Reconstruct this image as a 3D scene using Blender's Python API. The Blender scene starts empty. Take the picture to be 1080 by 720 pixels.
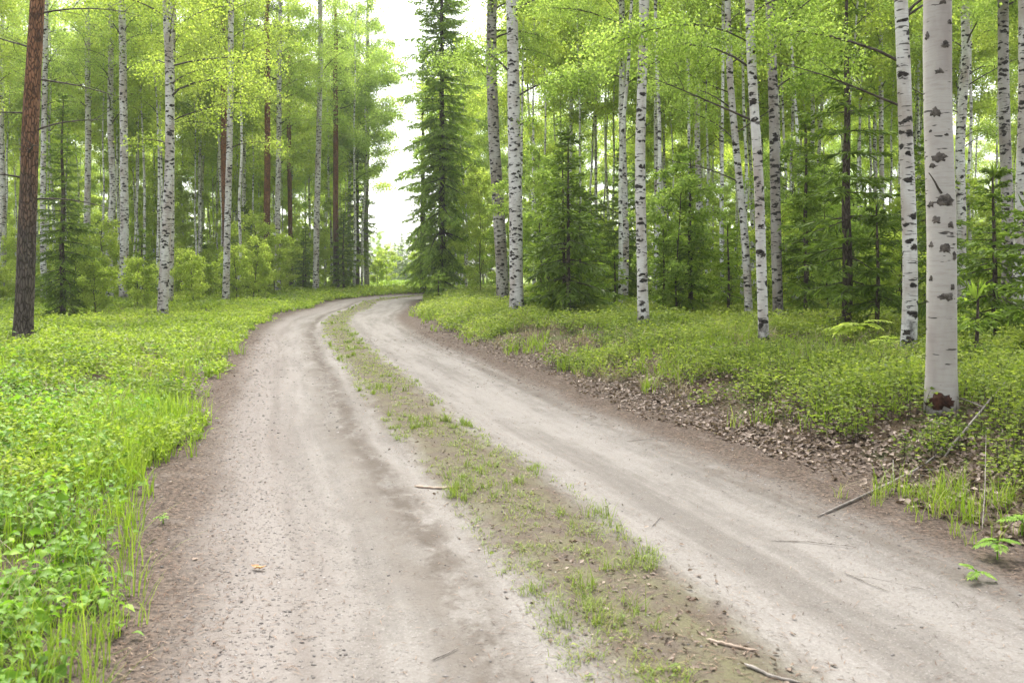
import bpy, math, random
import numpy as np
from mathutils import Vector
R = math.radians
rng = np.random.default_rng(11)
random.seed(5)
scene = bpy.context.scene
COL = scene.collection

# ------------------------------------------------------------------ camera numbers
F, CX, HY, EYE = 840.0, 540.0, 290.0, 1.55        # focal length in photo pixels, centre, horizon row, eye height

# ------------------------------------------------------------------ noise (value noise, numpy)
def _h(ix, iy, s):
    n = (ix * 374761393 + iy * 668265263 + s * 144665) & 0x7fffffff
    n = ((n ^ (n >> 13)) * 1274126177) & 0x7fffffff
    return ((n ^ (n >> 16)) & 0xffff) / 65535.0
def vnoise(x, y, s=0):
    x = np.asarray(x, float); y = np.asarray(y, float)
    ix = np.floor(x).astype(np.int64); iy = np.floor(y).astype(np.int64)
    fx = x - ix; fy = y - iy
    fx = fx*fx*(3-2*fx); fy = fy*fy*(3-2*fy)
    a = _h(ix, iy, s); b = _h(ix+1, iy, s); c = _h(ix, iy+1, s); d = _h(ix+1, iy+1, s)
    return (a*(1-fx)+b*fx)*(1-fy) + (c*(1-fx)+d*fx)*fy
def fbm(x, y, s=0, o=4):
    t = 0; a = .5; f = 1.
    for i in range(o):
        t = t + a*(vnoise(np.asarray(x)*f, np.asarray(y)*f, s+i*17)-.5)*2; a *= .5; f *= 2.03
    return t
def sm(a, b, x):
    t = np.clip((np.asarray(x, float)-a)/(b-a), 0, 1)
    return t*t*(3-2*t)

# ------------------------------------------------------------------ road centre line
def rise(y): return 0.38*sm(22, 60, y)
def road_pt(px, py):
    d = 2.0
    while d < 400:
        if EYE-(py-HY)/F*d <= rise(d): break
        d += .02
    return ((px-CX)/F*d, d)
pix = [(745,720),(630,600),(510,500),(450,450),(402,400),(374,370),(358,352),(356,340),(364,331),(382,324.5)]
cl = [road_pt(*p) for p in pix]
d0 = np.array(cl[1])-np.array(cl[0]); d0 /= np.linalg.norm(d0)
cl = [tuple(np.array(cl[0])-d0*14), tuple(np.array(cl[0])-d0*7)]+cl
lx, ly = cl[-1]
cl += [(lx-.5, ly+7), (lx+1.8, ly+15), (lx+8, ly+22), (lx+18, ly+26), (lx+40, ly+30), (lx+80, ly+30), (lx+120, ly+30)]
cl = np.array(cl)
def catmull(P, n):
    out = []
    for i in range(len(P)-1):
        p0 = P[max(i-1,0)]; p1 = P[i]; p2 = P[i+1]; p3 = P[min(i+2,len(P)-1)]
        L = np.linalg.norm(p2-p1); k = max(2, int(L/n))
        for t in np.linspace(0, 1, k, endpoint=False):
            out.append(.5*((2*p1)+(-p0+p2)*t+(2*p0-5*p1+4*p2-p3)*t*t+(-p0+3*p1-3*p2+p3)*t**3))
    out.append(P[-1]); return np.array(out)
CL = catmull(cl, .25)
for _ in range(30): CL[1:-1] = .25*CL[:-2]+.5*CL[1:-1]+.25*CL[2:]
TG = np.gradient(CL, axis=0); TG /= np.linalg.norm(TG, axis=1)[:,None]
SS = np.concatenate([[0], np.cumsum(np.linalg.norm(np.diff(CL, axis=0), axis=1))])
def su(x, y):
    x = np.atleast_1d(np.asarray(x, float)); y = np.atleast_1d(np.asarray(y, float))
    s = np.empty(x.shape); u = np.empty(x.shape)
    for i in range(0, len(x), 20000):
        X = x[i:i+20000]; Y = y[i:i+20000]
        dx = X[:,None]-CL[None,:,0]; dy = Y[:,None]-CL[None,:,1]
        k = np.argmin(dx*dx+dy*dy, axis=1); j = np.arange(len(X))
        tx = TG[k,0]; ty = TG[k,1]
        u[i:i+20000] = np.where(True, np.sign(dx[j,k]*ty-dy[j,k]*tx)*np.hypot(dx[j,k], dy[j,k]), 0)
        s[i:i+20000] = SS[k]+dx[j,k]*tx+dy[j,k]*ty
    return s, u
def base_h(x, y, u):
    x = np.asarray(x, float); y = np.asarray(y, float)
    hum = (.10+.05*sm(0, -3, u))*fbm(x*.85, y*.85, 44, 3)*sm(3.0, 4.2, np.abs(u))
    r = sm(2.3, 4.6, u)*(.42+.16*fbm(x*.16, y*.16, 3)) + sm(2.2, 3.1, u)*.06*fbm(x*.9, y*.9, 8)
    r = r + sm(5, 14, u)*.25*fbm(x*.12+3, y*.12, 12)
    l = sm(2.4, 4.2, -u)*(.14+.08*fbm(x*.2, y*.2, 5)) + sm(5, 16, -u)*.2*fbm(x*.13, y*.13, 7)
    return rise(y) + hum + np.where(u > 0, r, l)
def road_h(s, u):
    au = np.abs(u)
    z = .035*np.exp(-(u/.45)**2) - .035*np.exp(-((au-1.15)/.5)**2) + .02*sm(1.9, 2.5, au)
    z = z - .055*np.exp(-((u+.72+.1*fbm(s*.2, 1+0*s, 31))/.075)**2)*sm(-.2,.3,fbm(s*.3,9+0*s,33))
    z = z + .012*fbm(u*2.2, s*.35, 21) + .006*fbm(u*7, s*1.2, 22)
    z = z + (.020*fbm(u*8, s*6, 23)+.014*np.abs(fbm(u*5, s*3, 25)))*np.exp(-((u+.85+.15*fbm(s*.3, 0*s, 26))/.3)**2) + .010*fbm(u*6, s*4, 27)*np.exp(-((u-1.9)/.35)**2) + .01*fbm(u*9, s*9, 24)*np.exp(-(u/.5)**2)
    return z
def gz(x, y):
    s, u = su(x, y)
    z = base_h(x, y, u)
    return z + np.where(np.abs(u) < 2.9, road_h(s, u), 0)
def g1(x, y): return float(gz([x], [y])[0])
_dd = np.concatenate([np.arange(1.5, 12, .03), np.arange(12, 140, .12)])
def hit(px, py):
    """where the sight line through a photo pixel meets the ground"""
    x = (px-CX)/F*_dd; z = gz(x, _dd)
    k = np.nonzero(EYE-(py-HY)/F*_dd <= z)[0]
    i = k[0] if len(k) else len(_dd)-1
    return x[i], _dd[i], z[i]

# ------------------------------------------------------------------ materials
def new_mat(name):
    m = bpy.data.materials.new(name); m.use_nodes = True
    nt = m.node_tree; nt.nodes.clear()
    return m, nt
class NT:
    def __init__(s, nt): s.nt = nt
    def n(s, t, **kw):
        o = s.nt.nodes.new(t)
        for k, v in kw.items():
            if k == 'i':
                for a, b in v.items():
                    if isinstance(b, bpy.types.NodeSocket): s.nt.links.new(b, o.inputs[a])
                    else: o.inputs[a].default_value = b
            else: setattr(o, k, v)
        return o
    def math(s, op, a, b=0., c=None, clamp=False):
        i = {0:a, 1:b}
        if c is not None: i[2] = c
        return s.n('ShaderNodeMath', operation=op, use_clamp=clamp, i=i).outputs[0]
    def mix(s, f, a, b, blend='MIX'):
        o = s.n('ShaderNodeMix', data_type='RGBA', blend_type=blend)
        for k, v in ((0, f), (6, a), (7, b)):
            if isinstance(v, bpy.types.NodeSocket): s.nt.links.new(v, o.inputs[k])
            else: o.inputs[k].default_value = (v if k == 0 else (*v, 1))
        return o.outputs[2]
    def noise(s, vec, scale, detail=4, rough=.6, dist=0.):
        return s.n('ShaderNodeTexNoise', i={'Vector':vec, 'Scale':scale, 'Detail':detail, 'Roughness':rough, 'Distortion':dist}).outputs[0]
    def step(s, x, a, b):
        return s.n('ShaderNodeMapRange', interpolation_type='SMOOTHSTEP', i={0:x, 1:a, 2:b, 3:0., 4:1.}).outputs[0]
    def ramp(s, x, stops):
        r = s.n('ShaderNodeValToRGB', i={0:x}); e = r.color_ramp.elements
        while len(e) < len(stops): e.new(.5)
        for k, (p, c) in enumerate(stops): e[k].position = p; e[k].color = (*c, 1)
        return r.outputs[0]
    def scale(s, vec, sx, sy, sz):
        return s.n('ShaderNodeVectorMath', operation='MULTIPLY', i={0:vec, 1:(sx,sy,sz)}).outputs[0]
    def add(s, a, b):
        return s.n('ShaderNodeVectorMath', operation='ADD', i={0:a, 1:b}).outputs[0]
    def out(s, sh): s.nt.links.new(sh, s.n('ShaderNodeOutputMaterial').inputs[0])

def leaf_mat(name, stops, trans=.45, tcol=1.5, rough=.55, spec=.25):
    m, nt = new_mat(name); N = NT(nt)
    a = N.n('ShaderNodeAttribute', attribute_name='rnd').outputs['Fac']
    oi = N.n('ShaderNodeObjectInfo').outputs['Random']
    x = N.math('ADD', N.math('MULTIPLY', a, .8), N.math('MULTIPLY', oi, .2))
    c = N.ramp(x, stops)
    p = N.n('ShaderNodeBsdfPrincipled', i={'Base Color':c, 'Roughness':rough, 'Specular IOR Level':spec})
    t = N.n('ShaderNodeBsdfTranslucent', i={'Color':N.n('ShaderNodeVectorMath', operation='MULTIPLY', i={0:c, 1:(tcol*.98, tcol*1.03, tcol*.7)}).outputs[0]})
    N.out(N.n('ShaderNodeMixShader', i={0:trans, 1:p.outputs[0], 2:t.outputs[0]}).outputs[0])
    return m
def solid_mat(name, stops, rough=.85, spec=.2, nscale=0, bump=0.):
    m, nt = new_mat(name); N = NT(nt)
    if nscale:
        tc = N.n('ShaderNodeTexCoord').outputs['Object']; f = N.noise(tc, nscale, 5, .65)
        c = N.ramp(N.step(f, .3, .7), stops)
    else:
        f = N.n('ShaderNodeAttribute', attribute_name='rnd').outputs['Fac']; c = N.ramp(f, stops)
    p = N.n('ShaderNodeBsdfPrincipled', i={'Base Color':c, 'Roughness':rough, 'Specular IOR Level':spec})
    if bump: nt.links.new(N.n('ShaderNodeBump', i={'Strength':bump, 'Distance':.02, 'Height':f}).outputs[0], p.inputs['Normal'])
    N.out(p.outputs[0]); return m

def bark_birch(name, white=(.60,.59,.565), patch=1., dash=1., low=1., tint=(.36,.31,.275)):
    m, nt = new_mat(name); N = NT(nt)
    tc = N.n('ShaderNodeTexCoord').outputs['Object']
    rn = N.n('ShaderNodeObjectInfo').outputs['Random']
    off = N.n('ShaderNodeCombineXYZ', i={0:N.math('MULTIPLY', rn, 37.), 1:N.math('MULTIPLY', rn, 11.), 2:N.math('MULTIPLY', rn, 53.)}).outputs[0]
    z = N.n('ShaderNodeSeparateXYZ', i={0:tc}).outputs[2]
    v = N.add(tc, off)
    big = N.noise(N.scale(v, 2.5, 2.5, .9), 1., 4, .6)
    white_c = N.mix(N.step(big, .38, .68), white, tint)
    fine = N.noise(N.scale(v, 6, 6, 45), 1., 4, .7)
    white_c = N.mix(N.math('MULTIPLY', N.step(fine, .46, .72), .5), white_c, (.27,.235,.21))
    # short horizontal lenticel dashes
    dsh = N.noise(N.scale(v, 6, 6, 30), 1., 2, .5)
    f_d = N.math('MULTIPLY', N.step(dsh, .66-.03*dash, .70-.03*dash), .88)
    # dark irregular diamond patches
    wob = N.n('ShaderNodeTexNoise', i={'Vector':N.scale(v, 3, 3, 3), 'Scale':2.2, 'Detail':4.}).outputs['Color']
    pv = N.add(N.scale(v, 4.4, 4.4, 9.0), N.scale(wob, 1.2, 1.2, 1.5))
    vo = N.n('ShaderNodeTexVoronoi', i={'Vector':pv, 'Scale':1., 'Randomness':1.}).outputs['Distance']
    ed = N.noise(N.scale(v, 14, 14, 30), 1., 4, .7)
    thr = N.math('ADD', vo, N.math('MULTIPLY', N.math('SUBTRACT', ed, .5), .42))
    f_p = N.math('SUBTRACT', 1., N.step(thr, .20*patch, .27*patch))
    # rough dark foot
    ft = N.math('ADD', N.math('MULTIPLY', z, 1.), N.math('MULTIPLY', N.math('SUBTRACT', N.noise(N.scale(v, 6, 6, 5), 1., 5, .7), .5), 2.2*low))
    f_f = N.math('MULTIPLY', N.math('SUBTRACT', 1., N.step(ft, -.05, .5*low)), .85)
    dark = N.math('MAXIMUM', N.math('MAXIMUM', f_d, f_p), f_f)
    dc = N.mix(N.step(ed, .4, .65), (.013,.011,.010), (.06,.05,.042))
    c = N.mix(dark, white_c, dc)
    h = N.math('ADD', N.math('MULTIPLY', dark, -.6), N.math('MULTIPLY', fine, .5))
    b = N.n('ShaderNodeBump', i={'Strength':.7, 'Distance':.012, 'Height':h}).outputs[0]
    N.out(N.n('ShaderNodeBsdfPrincipled', i={'Base Color':c, 'Roughness':.72, 'Specular IOR Level':.25, 'Normal':b}).outputs[0])
    return m
def bark_pine(name, turn=6., lower=(.085,.068,.060), upper=(.30,.135,.065)):
    m, nt = new_mat(name); N = NT(nt)
    tc = N.n('ShaderNodeTexCoord').outputs['Object']
    rn = N.n('ShaderNodeObjectInfo').outputs['Random']
    v = N.add(tc, N.n('ShaderNodeCombineXYZ', i={0:N.math('MULTIPLY', rn, 31.), 1:5., 2:N.math('MULTIPLY', rn, 17.)}).outputs[0])
    z = N.n('ShaderNodeSeparateXYZ', i={0:tc}).outputs[2]
    n1 = N.noise(N.scale(v, 8, 8, 3), 1., 5, .65)
    vo = N.n('ShaderNodeTexVoronoi', feature='DISTANCE_TO_EDGE', i={'Vector':N.add(N.scale(v, 22, 22, 6), N.scale(N.n('ShaderNodeTexNoise', i={'Vector':v, 'Scale':6.}).outputs['Color'], 1.2, 1.2, 1.2)), 'Scale':1.}).outputs['Distance']
    crack = N.math('SUBTRACT', 1., N.step(vo, .02, .16))
    f = N.step(N.math('ADD', z, N.math('MULTIPLY', N.math('SUBTRACT', n1, .5), 5.)), turn-2., turn+1.5)
    lo = N.mix(N.step(n1, .35, .65), lower, tuple(q*1.7 for q in lower))
    hi = N.mix(N.step(n1, .35, .7), upper, tuple(q*.55 for q in upper))
    c = N.mix(f, lo, hi)
    c = N.mix(N.math('MULTIPLY', crack, .75), c, (.03,.022,.018))
    b = N.n('ShaderNodeBump', i={'Strength':.9, 'Distance':.03, 'Height':N.math('ADD', N.math('MULTIPLY', crack, -1.), N.math('MULTIPLY', n1, .6))}).outputs[0]
    N.out(N.n('ShaderNodeBsdfPrincipled', i={'Base Color':c, 'Roughness':.9, 'Specular IOR Level':.15, 'Normal':b}).outputs[0])
    return m

def ground_mat():
    m, nt = new_mat('earth'); N = NT(nt)
    u = N.n('ShaderNodeAttribute', attribute_name='lat').outputs['Fac']
    s = N.n('ShaderNodeAttribute', attribute_name='along').outputs['Fac']
    pos = N.n('ShaderNodeNewGeometry').outputs['Position']
    us = N.n('ShaderNodeCombineXYZ', i={0:u, 1:s, 2:0.}).outputs[0]
    w1 = N.noise(N.scale(us, 1.2, .5, 1), 1., 5, .65)
    w2 = N.noise(N.scale(us, 5, 3.2, 1), 1., 5, .7)
    au = N.math('ABSOLUTE', u)
    wob = N.math('ADD', N.math('MULTIPLY', N.math('SUBTRACT', w1, .5), .55), N.math('MULTIPLY', N.math('SUBTRACT', w2, .5), .5))
    auw = N.math('ADD', au, wob)
    # pale packed sand with long wheel streaks
    st = N.noise(N.scale(us, 2.6, .22, 1), 1., 6, .65)
    st2 = N.noise(N.scale(us, 14, .6, 1), 1., 3, .6)
    sand = N.mix(N.step(N.math('ADD', N.math('MULTIPLY', st, .75), N.math('MULTIPLY', w2, .25)), .38, .6), (.118,.107,.095), (.192,.178,.161))
    sand = N.mix(N.math('MULTIPLY', N.step(st2, .46, .72), .18), sand, (.15,.127,.108))
    gr = N.noise(pos, 55., 3, .7)
    sand = N.mix(N.math('MULTIPLY', N.step(N.noise(pos, 7., 6, .75), .45, .7), .38), sand, (.15,.132,.115))
    sand = N.mix(N.math('MULTIPLY', N.step(gr, .5, .66), .5), sand, (.125,.108,.094))
    sand = N.mix(N.math('MULTIPLY', N.step(N.noise(pos, 95., 2, .6),   .57, .68), .22), sand, (.40,.38,.355))
    # brown churned band left of the middle and rougher gravel at the left side
    bnd = N.math('SUBTRACT', 1., N.step(N.math('ABSOLUTE', N.math('ADD', N.math('ADD', u, .82), N.math('MULTIPLY', N.math('SUBTRACT', w1, .5), .5))), .06, .34))
    bnd = N.math('MULTIPLY', bnd, N.step(N.math('ADD', w2, N.math('MULTIPLY', w1, .4)), .5, .78))
    col = N.mix(N.math('MULTIPLY', bnd, .8), sand, (.112,.097,.082))
    # narrow, patchy darker lines along the ruts
    for off, wd, k in ((.74, .10, .8), (-1.78, .09, .6), (1.5, .05, .4)):
        dl = N.math('ABSOLUTE', N.math('ADD', N.math('ADD', u, off), N.math('MULTIPLY', N.math('SUBTRACT', w1, .5), .32)))
        ln = N.math('MULTIPLY', N.math('SUBTRACT', 1., N.step(dl, wd*.3, wd*1.6)), N.step(N.math('ADD', N.math('MULTIPLY', w2, .6), N.math('MULTIPLY', N.noise(N.scale(us, 1.5, .3, 1), 1., 3, .6), .5)), .44, .6))
        col = N.mix(N.math('MULTIPLY', ln, k), col, (.075,.062,.05))
    # small gravel, darker towards the left margin
    vg = N.n('ShaderNodeTexVoronoi', i={'Vector':pos, 'Scale':48.})
    gsp = N.math('MULTIPLY', N.math('SUBTRACT', 1., N.step(vg.outputs['Distance'], .2, .42)), N.step(N.n('ShaderNodeSeparateColor', i={0:vg.outputs['Color']}).outputs[0], .62, .7))
    gl = N.step(N.math('ADD', N.math('MULTIPLY', u, -1.), wob), .95, 1.75)
    col = N.mix(N.math('MULTIPLY', gl, .5), col, (.155,.132,.118))
    gcol = N.mix(N.n('ShaderNodeSeparateColor', i={0:vg.outputs['Color']}).outputs[1], (.06,.052,.05), (.30,.28,.265))
    col = N.mix(N.math('MULTIPLY', gsp, N.math('ADD', N.math('MULTIPLY', gl, .7), .12)), col, gcol)
    # mossy dry middle strip
    f_m = N.math('SUBTRACT', 1., N.step(N.math('ADD', au, N.math('MULTIPLY', wob, .8)), .20, .52))
    mos = N.mix(N.step(w2, .38, .62), (.078,.060,.044), (.092,.086,.040))
    mos = N.mix(N.math('MULTIPLY', N.step(gr, .5, .62), .6), mos, (.075,.058,.04))
    col = N.mix(N.math('MULTIPLY', f_m, .85), col, mos)
    # red brown needle litter at both margins
    ndl = N.noise(N.scale(pos, 1, 1, 1), 38., 4, .75)
    lit = N.mix(N.step(ndl, .38, .62), (.040,.031,.025), (.112,.084,.064))
    lit = N.mix(N.math('MULTIPLY', N.step(w2, .5, .7), .5), lit, (.145,.122,.104))
    col = N.mix(N.step(auw, 1.72, 2.2), col, lit)
    # forest floor with moss
    n3 = N.noise(pos, 1.7, 5, .65)
    flo = N.mix(N.step(n3, .42, .6), (.07,.05,.032), (.055,.075,.018))
    flo = N.mix(N.math('MULTIPLY', N.step(ndl, .48, .62), .5), flo, (.15,.105,.07))
    col = N.mix(N.step(auw, 2.75, 3.5), col, flo)
    # bright grass in the clearing beyond the bend
    py = N.n('ShaderNodeSeparateXYZ', i={0:pos}).outputs[1]
    col = N.mix(N.math('MULTIPLY', N.step(py, 52., 66.), N.step(auw, 2.6, 3.2)), col, (.17,.22,.05))
    hgt = N.math('ADD', N.math('MULTIPLY', gr, .35), N.math('ADD', N.math('MULTIPLY', w2, 1.), N.math('MULTIPLY', gsp, N.math('ADD', gl, .2))))
    b = N.n('ShaderNodeBump', i={'Strength':.8, 'Distance':.022, 'Height':hgt}).outputs[0]
    N.out(N.n('ShaderNodeBsdfPrincipled', i={'Base Color':col, 'Roughness':.93, 'Specular IOR Level':.12, 'Normal':b}).outputs[0])
    return m

M = dict(
 earth=ground_mat(),
 birch=bark_birch('birch_bark', patch=1.42, dash=1.9), birch_dark=bark_birch('birch_bark_rough', (.38,.36,.335), 1.5, 1.8, 1.5, (.20,.17,.145)),
 birch_clean=bark_birch('birch_bark_smooth', (.405,.382,.345), .12, .1, .2, (.30,.265,.24)),
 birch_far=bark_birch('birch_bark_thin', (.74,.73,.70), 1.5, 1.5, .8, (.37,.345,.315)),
 pine=bark_pine('pine_bark', 3.6, (.085,.070,.060), (.31,.155,.085)), pine_far=bark_pine('pine_bark_far', 4.), spruce=bark_pine('spruce_bark', 60., (.085,.068,.055)),
 twig=solid_mat('dark_twig_bark', [(0,(.035,.028,.022)),(1,(.10,.082,.065))], nscale=9),
 dead=solid_mat('grey_dead_wood', [(0,(.12,.105,.09)),(1,(.30,.27,.235))], nscale=16, bump=.5),
 deadpale=solid_mat('pale_dry_stick', [(0,(.20,.14,.10)),(1,(.40,.32,.25))], nscale=16, bump=.5),
 scar=solid_mat('black_branch_scar', [(0,(.028,.024,.021)),(1,(.16,.14,.12))], nscale=22, bump=.8),
 wound=solid_mat('red_brown_bared_bark', [(0,(.016,.010,.008)),(1,(.085,.038,.024))], nscale=14, bump=.9),
 bleaf=leaf_mat('birch_leaf', [(0,(.115,.18,.032)),(.5,(.28,.38,.08)),(1,(.50,.58,.17))], .55),
 bleaf_y=leaf_mat('birch_leaf_young', [(0,(.17,.24,.034)),(.5,(.36,.44,.075)),(1,(.56,.61,.16))], .55),
 needle=leaf_mat('spruce_needle', [(0,(.055,.092,.016)),(.6,(.16,.24,.036)),(1,(.33,.43,.065))], .38, 1.4),
 needle_y=leaf_mat('young_spruce_needle', [(0,(.085,.145,.022)),(.55,(.26,.37,.052)),(1,(.48,.57,.10))], .42, 1.4),
 needle_l=leaf_mat('light_spruce_needle', [(0,(.11,.18,.03)),(.55,(.30,.42,.07)),(1,(.52,.62,.13))], .42, 1.4),
 pneedle=leaf_mat('pine_needle', [(0,(.04,.07,.025)),(1,(.09,.125,.04))], .2, 1.3),
 bilb=leaf_mat('bilberry_leaf', [(0,(.07,.12,.012)),(.5,(.185,.255,.026)),(1,(.36,.42,.06))], .45),
 bilb_r=leaf_mat('bilberry_leaf_olive', [(0,(.045,.08,.012)),(.5,(.15,.205,.028)),(1,(.33,.38,.065))], .45),
 straw=leaf_mat('dry_straw', [(0,(.18,.14,.08)),(1,(.42,.36,.22))], .3, 1.),
 herb=leaf_mat('herb_leaf', [(0,(.06,.13,.012)),(.5,(.15,.275,.024)),(1,(.30,.43,.055))], .4),
 grass=leaf_mat('grass_blade', [(0,(.11,.19,.014)),(.6,(.20,.29,.024)),(.85,(.28,.34,.045)),(1,(.40,.35,.17))], .4),
 drygrass=leaf_mat('dry_grass_blade', [(0,(.09,.15,.018)),(.5,(.18,.235,.035)),(.8,(.27,.27,.07)),(1,(.36,.31,.16))], .35),
 dleaf=leaf_mat('dead_leaf', [(0,(.045,.031,.023)),(.5,(.16,.115,.085)),(.8,(.30,.232,.182)),(1,(.44,.365,.30))], .15, 1.),
 litter=solid_mat('needle_litter', [(0,(.04,.025,.018)),(.6,(.12,.07,.045)),(1,(.26,.19,.14))]),
 stone=solid_mat('gravel_stone', [(0,(.045,.04,.038)),(.35,(.11,.10,.092)),(.7,(.17,.155,.145)),(1,(.34,.32,.30))]),
 orange=leaf_mat('orange_leaf', [(0,(.35,.16,.06)),(1,(.5,.30,.14))], .15, 1.),
)

# ------------------------------------------------------------------ mesh helpers
class MB:
    def __init__(s): s.v = []; s.q = []; s.r = []; s.n = 0
    def add(s, v, q, r=None):
        v = np.asarray(v, np.float32).reshape(-1, 3); q = np.asarray(q, np.int64).reshape(-1, 4)
        s.v.append(v); s.q.append(q+s.n); s.n += len(v)
        s.r.append(np.full(len(v), .5, np.float32) if r is None else np.asarray(r, np.float32))
    def tube(s, P, rad, sides=6, cap=True, rough=0., seed=0, r=None):
        P = np.asarray(P, float); n = len(P); rad = np.broadcast_to(np.asarray(rad, float), (n,))
        T = np.gradient(P, axis=0); T /= np.linalg.norm(T, axis=1)[:,None]+1e-9
        up = np.array([1.,0,0]) if abs(T[0][2]) > .7 else np.array([0,0,1.])
        A = np.cross(T, up); A /= np.linalg.norm(A, axis=1)[:,None]+1e-9
        B = np.cross(T, A)
        th = np.linspace(0, 2*np.pi, sides, endpoint=False)
        rr = np.repeat(rad[:,None], sides, 1)
        if rough:
            zz = np.cumsum(np.linalg.norm(np.diff(P, axis=0, prepend=P[:1]), axis=1))
            rr = rr*(1+rough*fbm(np.cos(th)[None,:]*1.3+np.sin(th)[None,:]*.9+seed*7.3, zz[:,None]*1.5+np.sin(th)[None,:], seed, 3))
        V = P[:,None,:]+rr[:,:,None]*(np.cos(th)[None,:,None]*A[:,None,:]+np.sin(th)[None,:,None]*B[:,None,:])
        V = V.reshape(-1, 3)
        i = np.arange(n-1)[:,None]*sides; j = np.arange(sides)[None,:]; k = (j+1) % sides
        Q = np.stack([i+j, i+k, i+sides+k, i+sides+j], -1).reshape(-1, 4)
        s.add(V, Q, None if r is None else np.full(len(V), r))
    def leaves(s, P, D, Nrm, L, W, rnd, fold=.25):
        """one folded leaf blade (a bent rhombus) per row"""
        P = np.asarray(P, float); n = len(P)
        if n == 0: return
        D = D/(np.linalg.norm(D, axis=1)[:,None]+1e-9)
        S = np.cross(D, Nrm); S /= np.linalg.norm(S, axis=1)[:,None]+1e-9
        U = np.cross(S, D)
        L = np.broadcast_to(L, (n,))[:,None]; W = np.broadcast_to(W, (n,))[:,None]
        a = P; b = P+D*L*.45+S*W*.5+U*W*fold; c = P+D*L-U*L*.08; d = P+D*L*.45-S*W*.5+U*W*fold
        V = np.stack([a, b, c, d], 1).reshape(-1, 3)
        s.add(V, np.arange(4*n).reshape(-1, 4), np.repeat(rnd, 4))
    def leaves6(s, P, D, Nrm, L, W, rnd, fold=.18, curl=.25):
        """broad leaf with a midrib fold and drooping tip: four quads' worth of shape in two"""
        P = np.asarray(P, float); n = len(P)
        if n == 0: return
        D = D/(np.linalg.norm(D, axis=1)[:,None]+1e-9)
        S = np.cross(D, Nrm); S /= np.linalg.norm(S, axis=1)[:,None]+1e-9
        U = np.cross(S, D)
        L = np.broadcast_to(L, (n,))[:,None]; W = np.broadcast_to(W, (n,))[:,None]
        cols = []
        for t, w, dz in ((0,.10,0),(.3,.95,.05),(.62,.82,0),(1,.04,-curl)):
            m = P+D*L*t+U*L*dz
            cols += [m-S*W*.5*w+U*W*fold*w, m, m+S*W*.5*w+U*W*fold*w]
        V = np.stack(cols, 1).reshape(-1, 3)
        q = []
        for k in range(3):
            o = 3*k
            q += [[o, o+1, o+4, o+3], [o+1, o+2, o+5, o+4]]
        q = np.array(q)[None]+np.arange(n)[:,None,None]*12
        s.add(V, q.reshape(-1, 4), np.repeat(rnd, 12))
    def blades(s, P, az, H, W, lean, rnd):
        n = len(P)
        if n == 0: return
        dx = np.stack([np.cos(az), np.sin(az), 0*az], 1); sx = np.stack([-np.sin(az), np.cos(az), 0*az], 1)
        cols = []
        for t, w in ((0,1.),(.4,.9),(.75,.6),(1,.1)):
            c = P+dx*(lean*H*t*t)[:,None]; c = c.copy(); c[:,2] += H*t*(1-.25*lean*t)
            cols += [c-sx*(W*w*.5)[:,None], c+sx*(W*w*.5)[:,None]]
        V = np.stack(cols, 1).reshape(-1, 3)
        q = np.array([[0,1,3,2],[2,3,5,4],[4,5,7,6]])[None]+np.arange(n)[:,None,None]*8
        s.add(V, q.reshape(-1, 4), np.repeat(rnd, 8))
    def build(s, name, mat, parent=None, smooth=False, loc=None):
        me = bpy.data.meshes.new(name)
        if s.v:
            v = np.concatenate(s.v); q = np.concatenate(s.q); r = np.concatenate(s.r)
            me.vertices.add(len(v)); me.vertices.foreach_set('co', v.ravel())
            me.loops.add(q.size); me.loops.foreach_set('vertex_index', q.ravel().astype(np.int32))
            me.polygons.add(len(q)); me.polygons.foreach_set('loop_start', np.arange(0, q.size, 4, dtype=np.int32))
            if smooth: me.polygons.foreach_set('use_smooth', np.ones(len(q), bool))
            me.update(calc_edges=True)
            a = me.attributes.new('rnd', 'FLOAT', 'POINT'); a.data.foreach_set('value', r)
        me.materials.append(mat)
        o = bpy.data.objects.new(name, me); COL.objects.link(o)
        if parent: o.parent = parent
        if loc is not None: o.location = loc
        return o
def tag(o, label=None, cat=None, group=None, kind=None):
    if label: o['label'] = label
    if cat: o['category'] = cat
    if group: o['group'] = group
    if kind: o['kind'] = kind
    return o
def empty(name, loc, label=None, cat=None, group=None):
    o = bpy.data.objects.new(name, None); COL.objects.link(o); o.location = loc
    o.empty_display_size = .2
    return tag(o, label, cat, group)
def copy_tree(o, parent=None):
    c = o.copy(); COL.objects.link(c)
    if parent: c.parent = parent
    for ch in list(o.children): copy_tree(ch, c)
    return c
def unit(n, g=rng):
    v = g.normal(size=(n, 3)); return v/(np.linalg.norm(v, axis=1)[:,None]+1e-9)

# ------------------------------------------------------------------ ground and road sheets
def sheet(name, X, Y, Z, lat, al, mat):
    n, m = X.shape
    b = MB(); i = np.arange(n-1)[:,None]*m; j = np.arange(m-1)[None,:]
    b.add(np.stack([X, Y, Z], -1).reshape(-1, 3), np.stack([i+j, i+j+1, i+m+j+1, i+m+j], -1).reshape(-1, 4))
    o = b.build(name, mat, smooth=True)
    for k, a in (('lat', lat), ('along', al)):
        t = o.data.attributes.new(k, 'FLOAT', 'POINT'); t.data.foreach_set('value', a.ravel().astype(np.float32))
    return tag(o, kind='structure')
def spaced(segs):
    out = []
    for a, b, st in segs: out.append(np.arange(a, b-1e-6, st))
    out.append([segs[-1][1]]); return np.concatenate(out)
xs = spaced([(-210,-60,6),(-60,-24,1.2),(-24,12,.3),(12,40,1.),(40,210,6)])
ys = spaced([(-30,-6,3),(-6,14,.25),(14,90,.4),(90,120,1.2),(120,320,6)])
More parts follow.
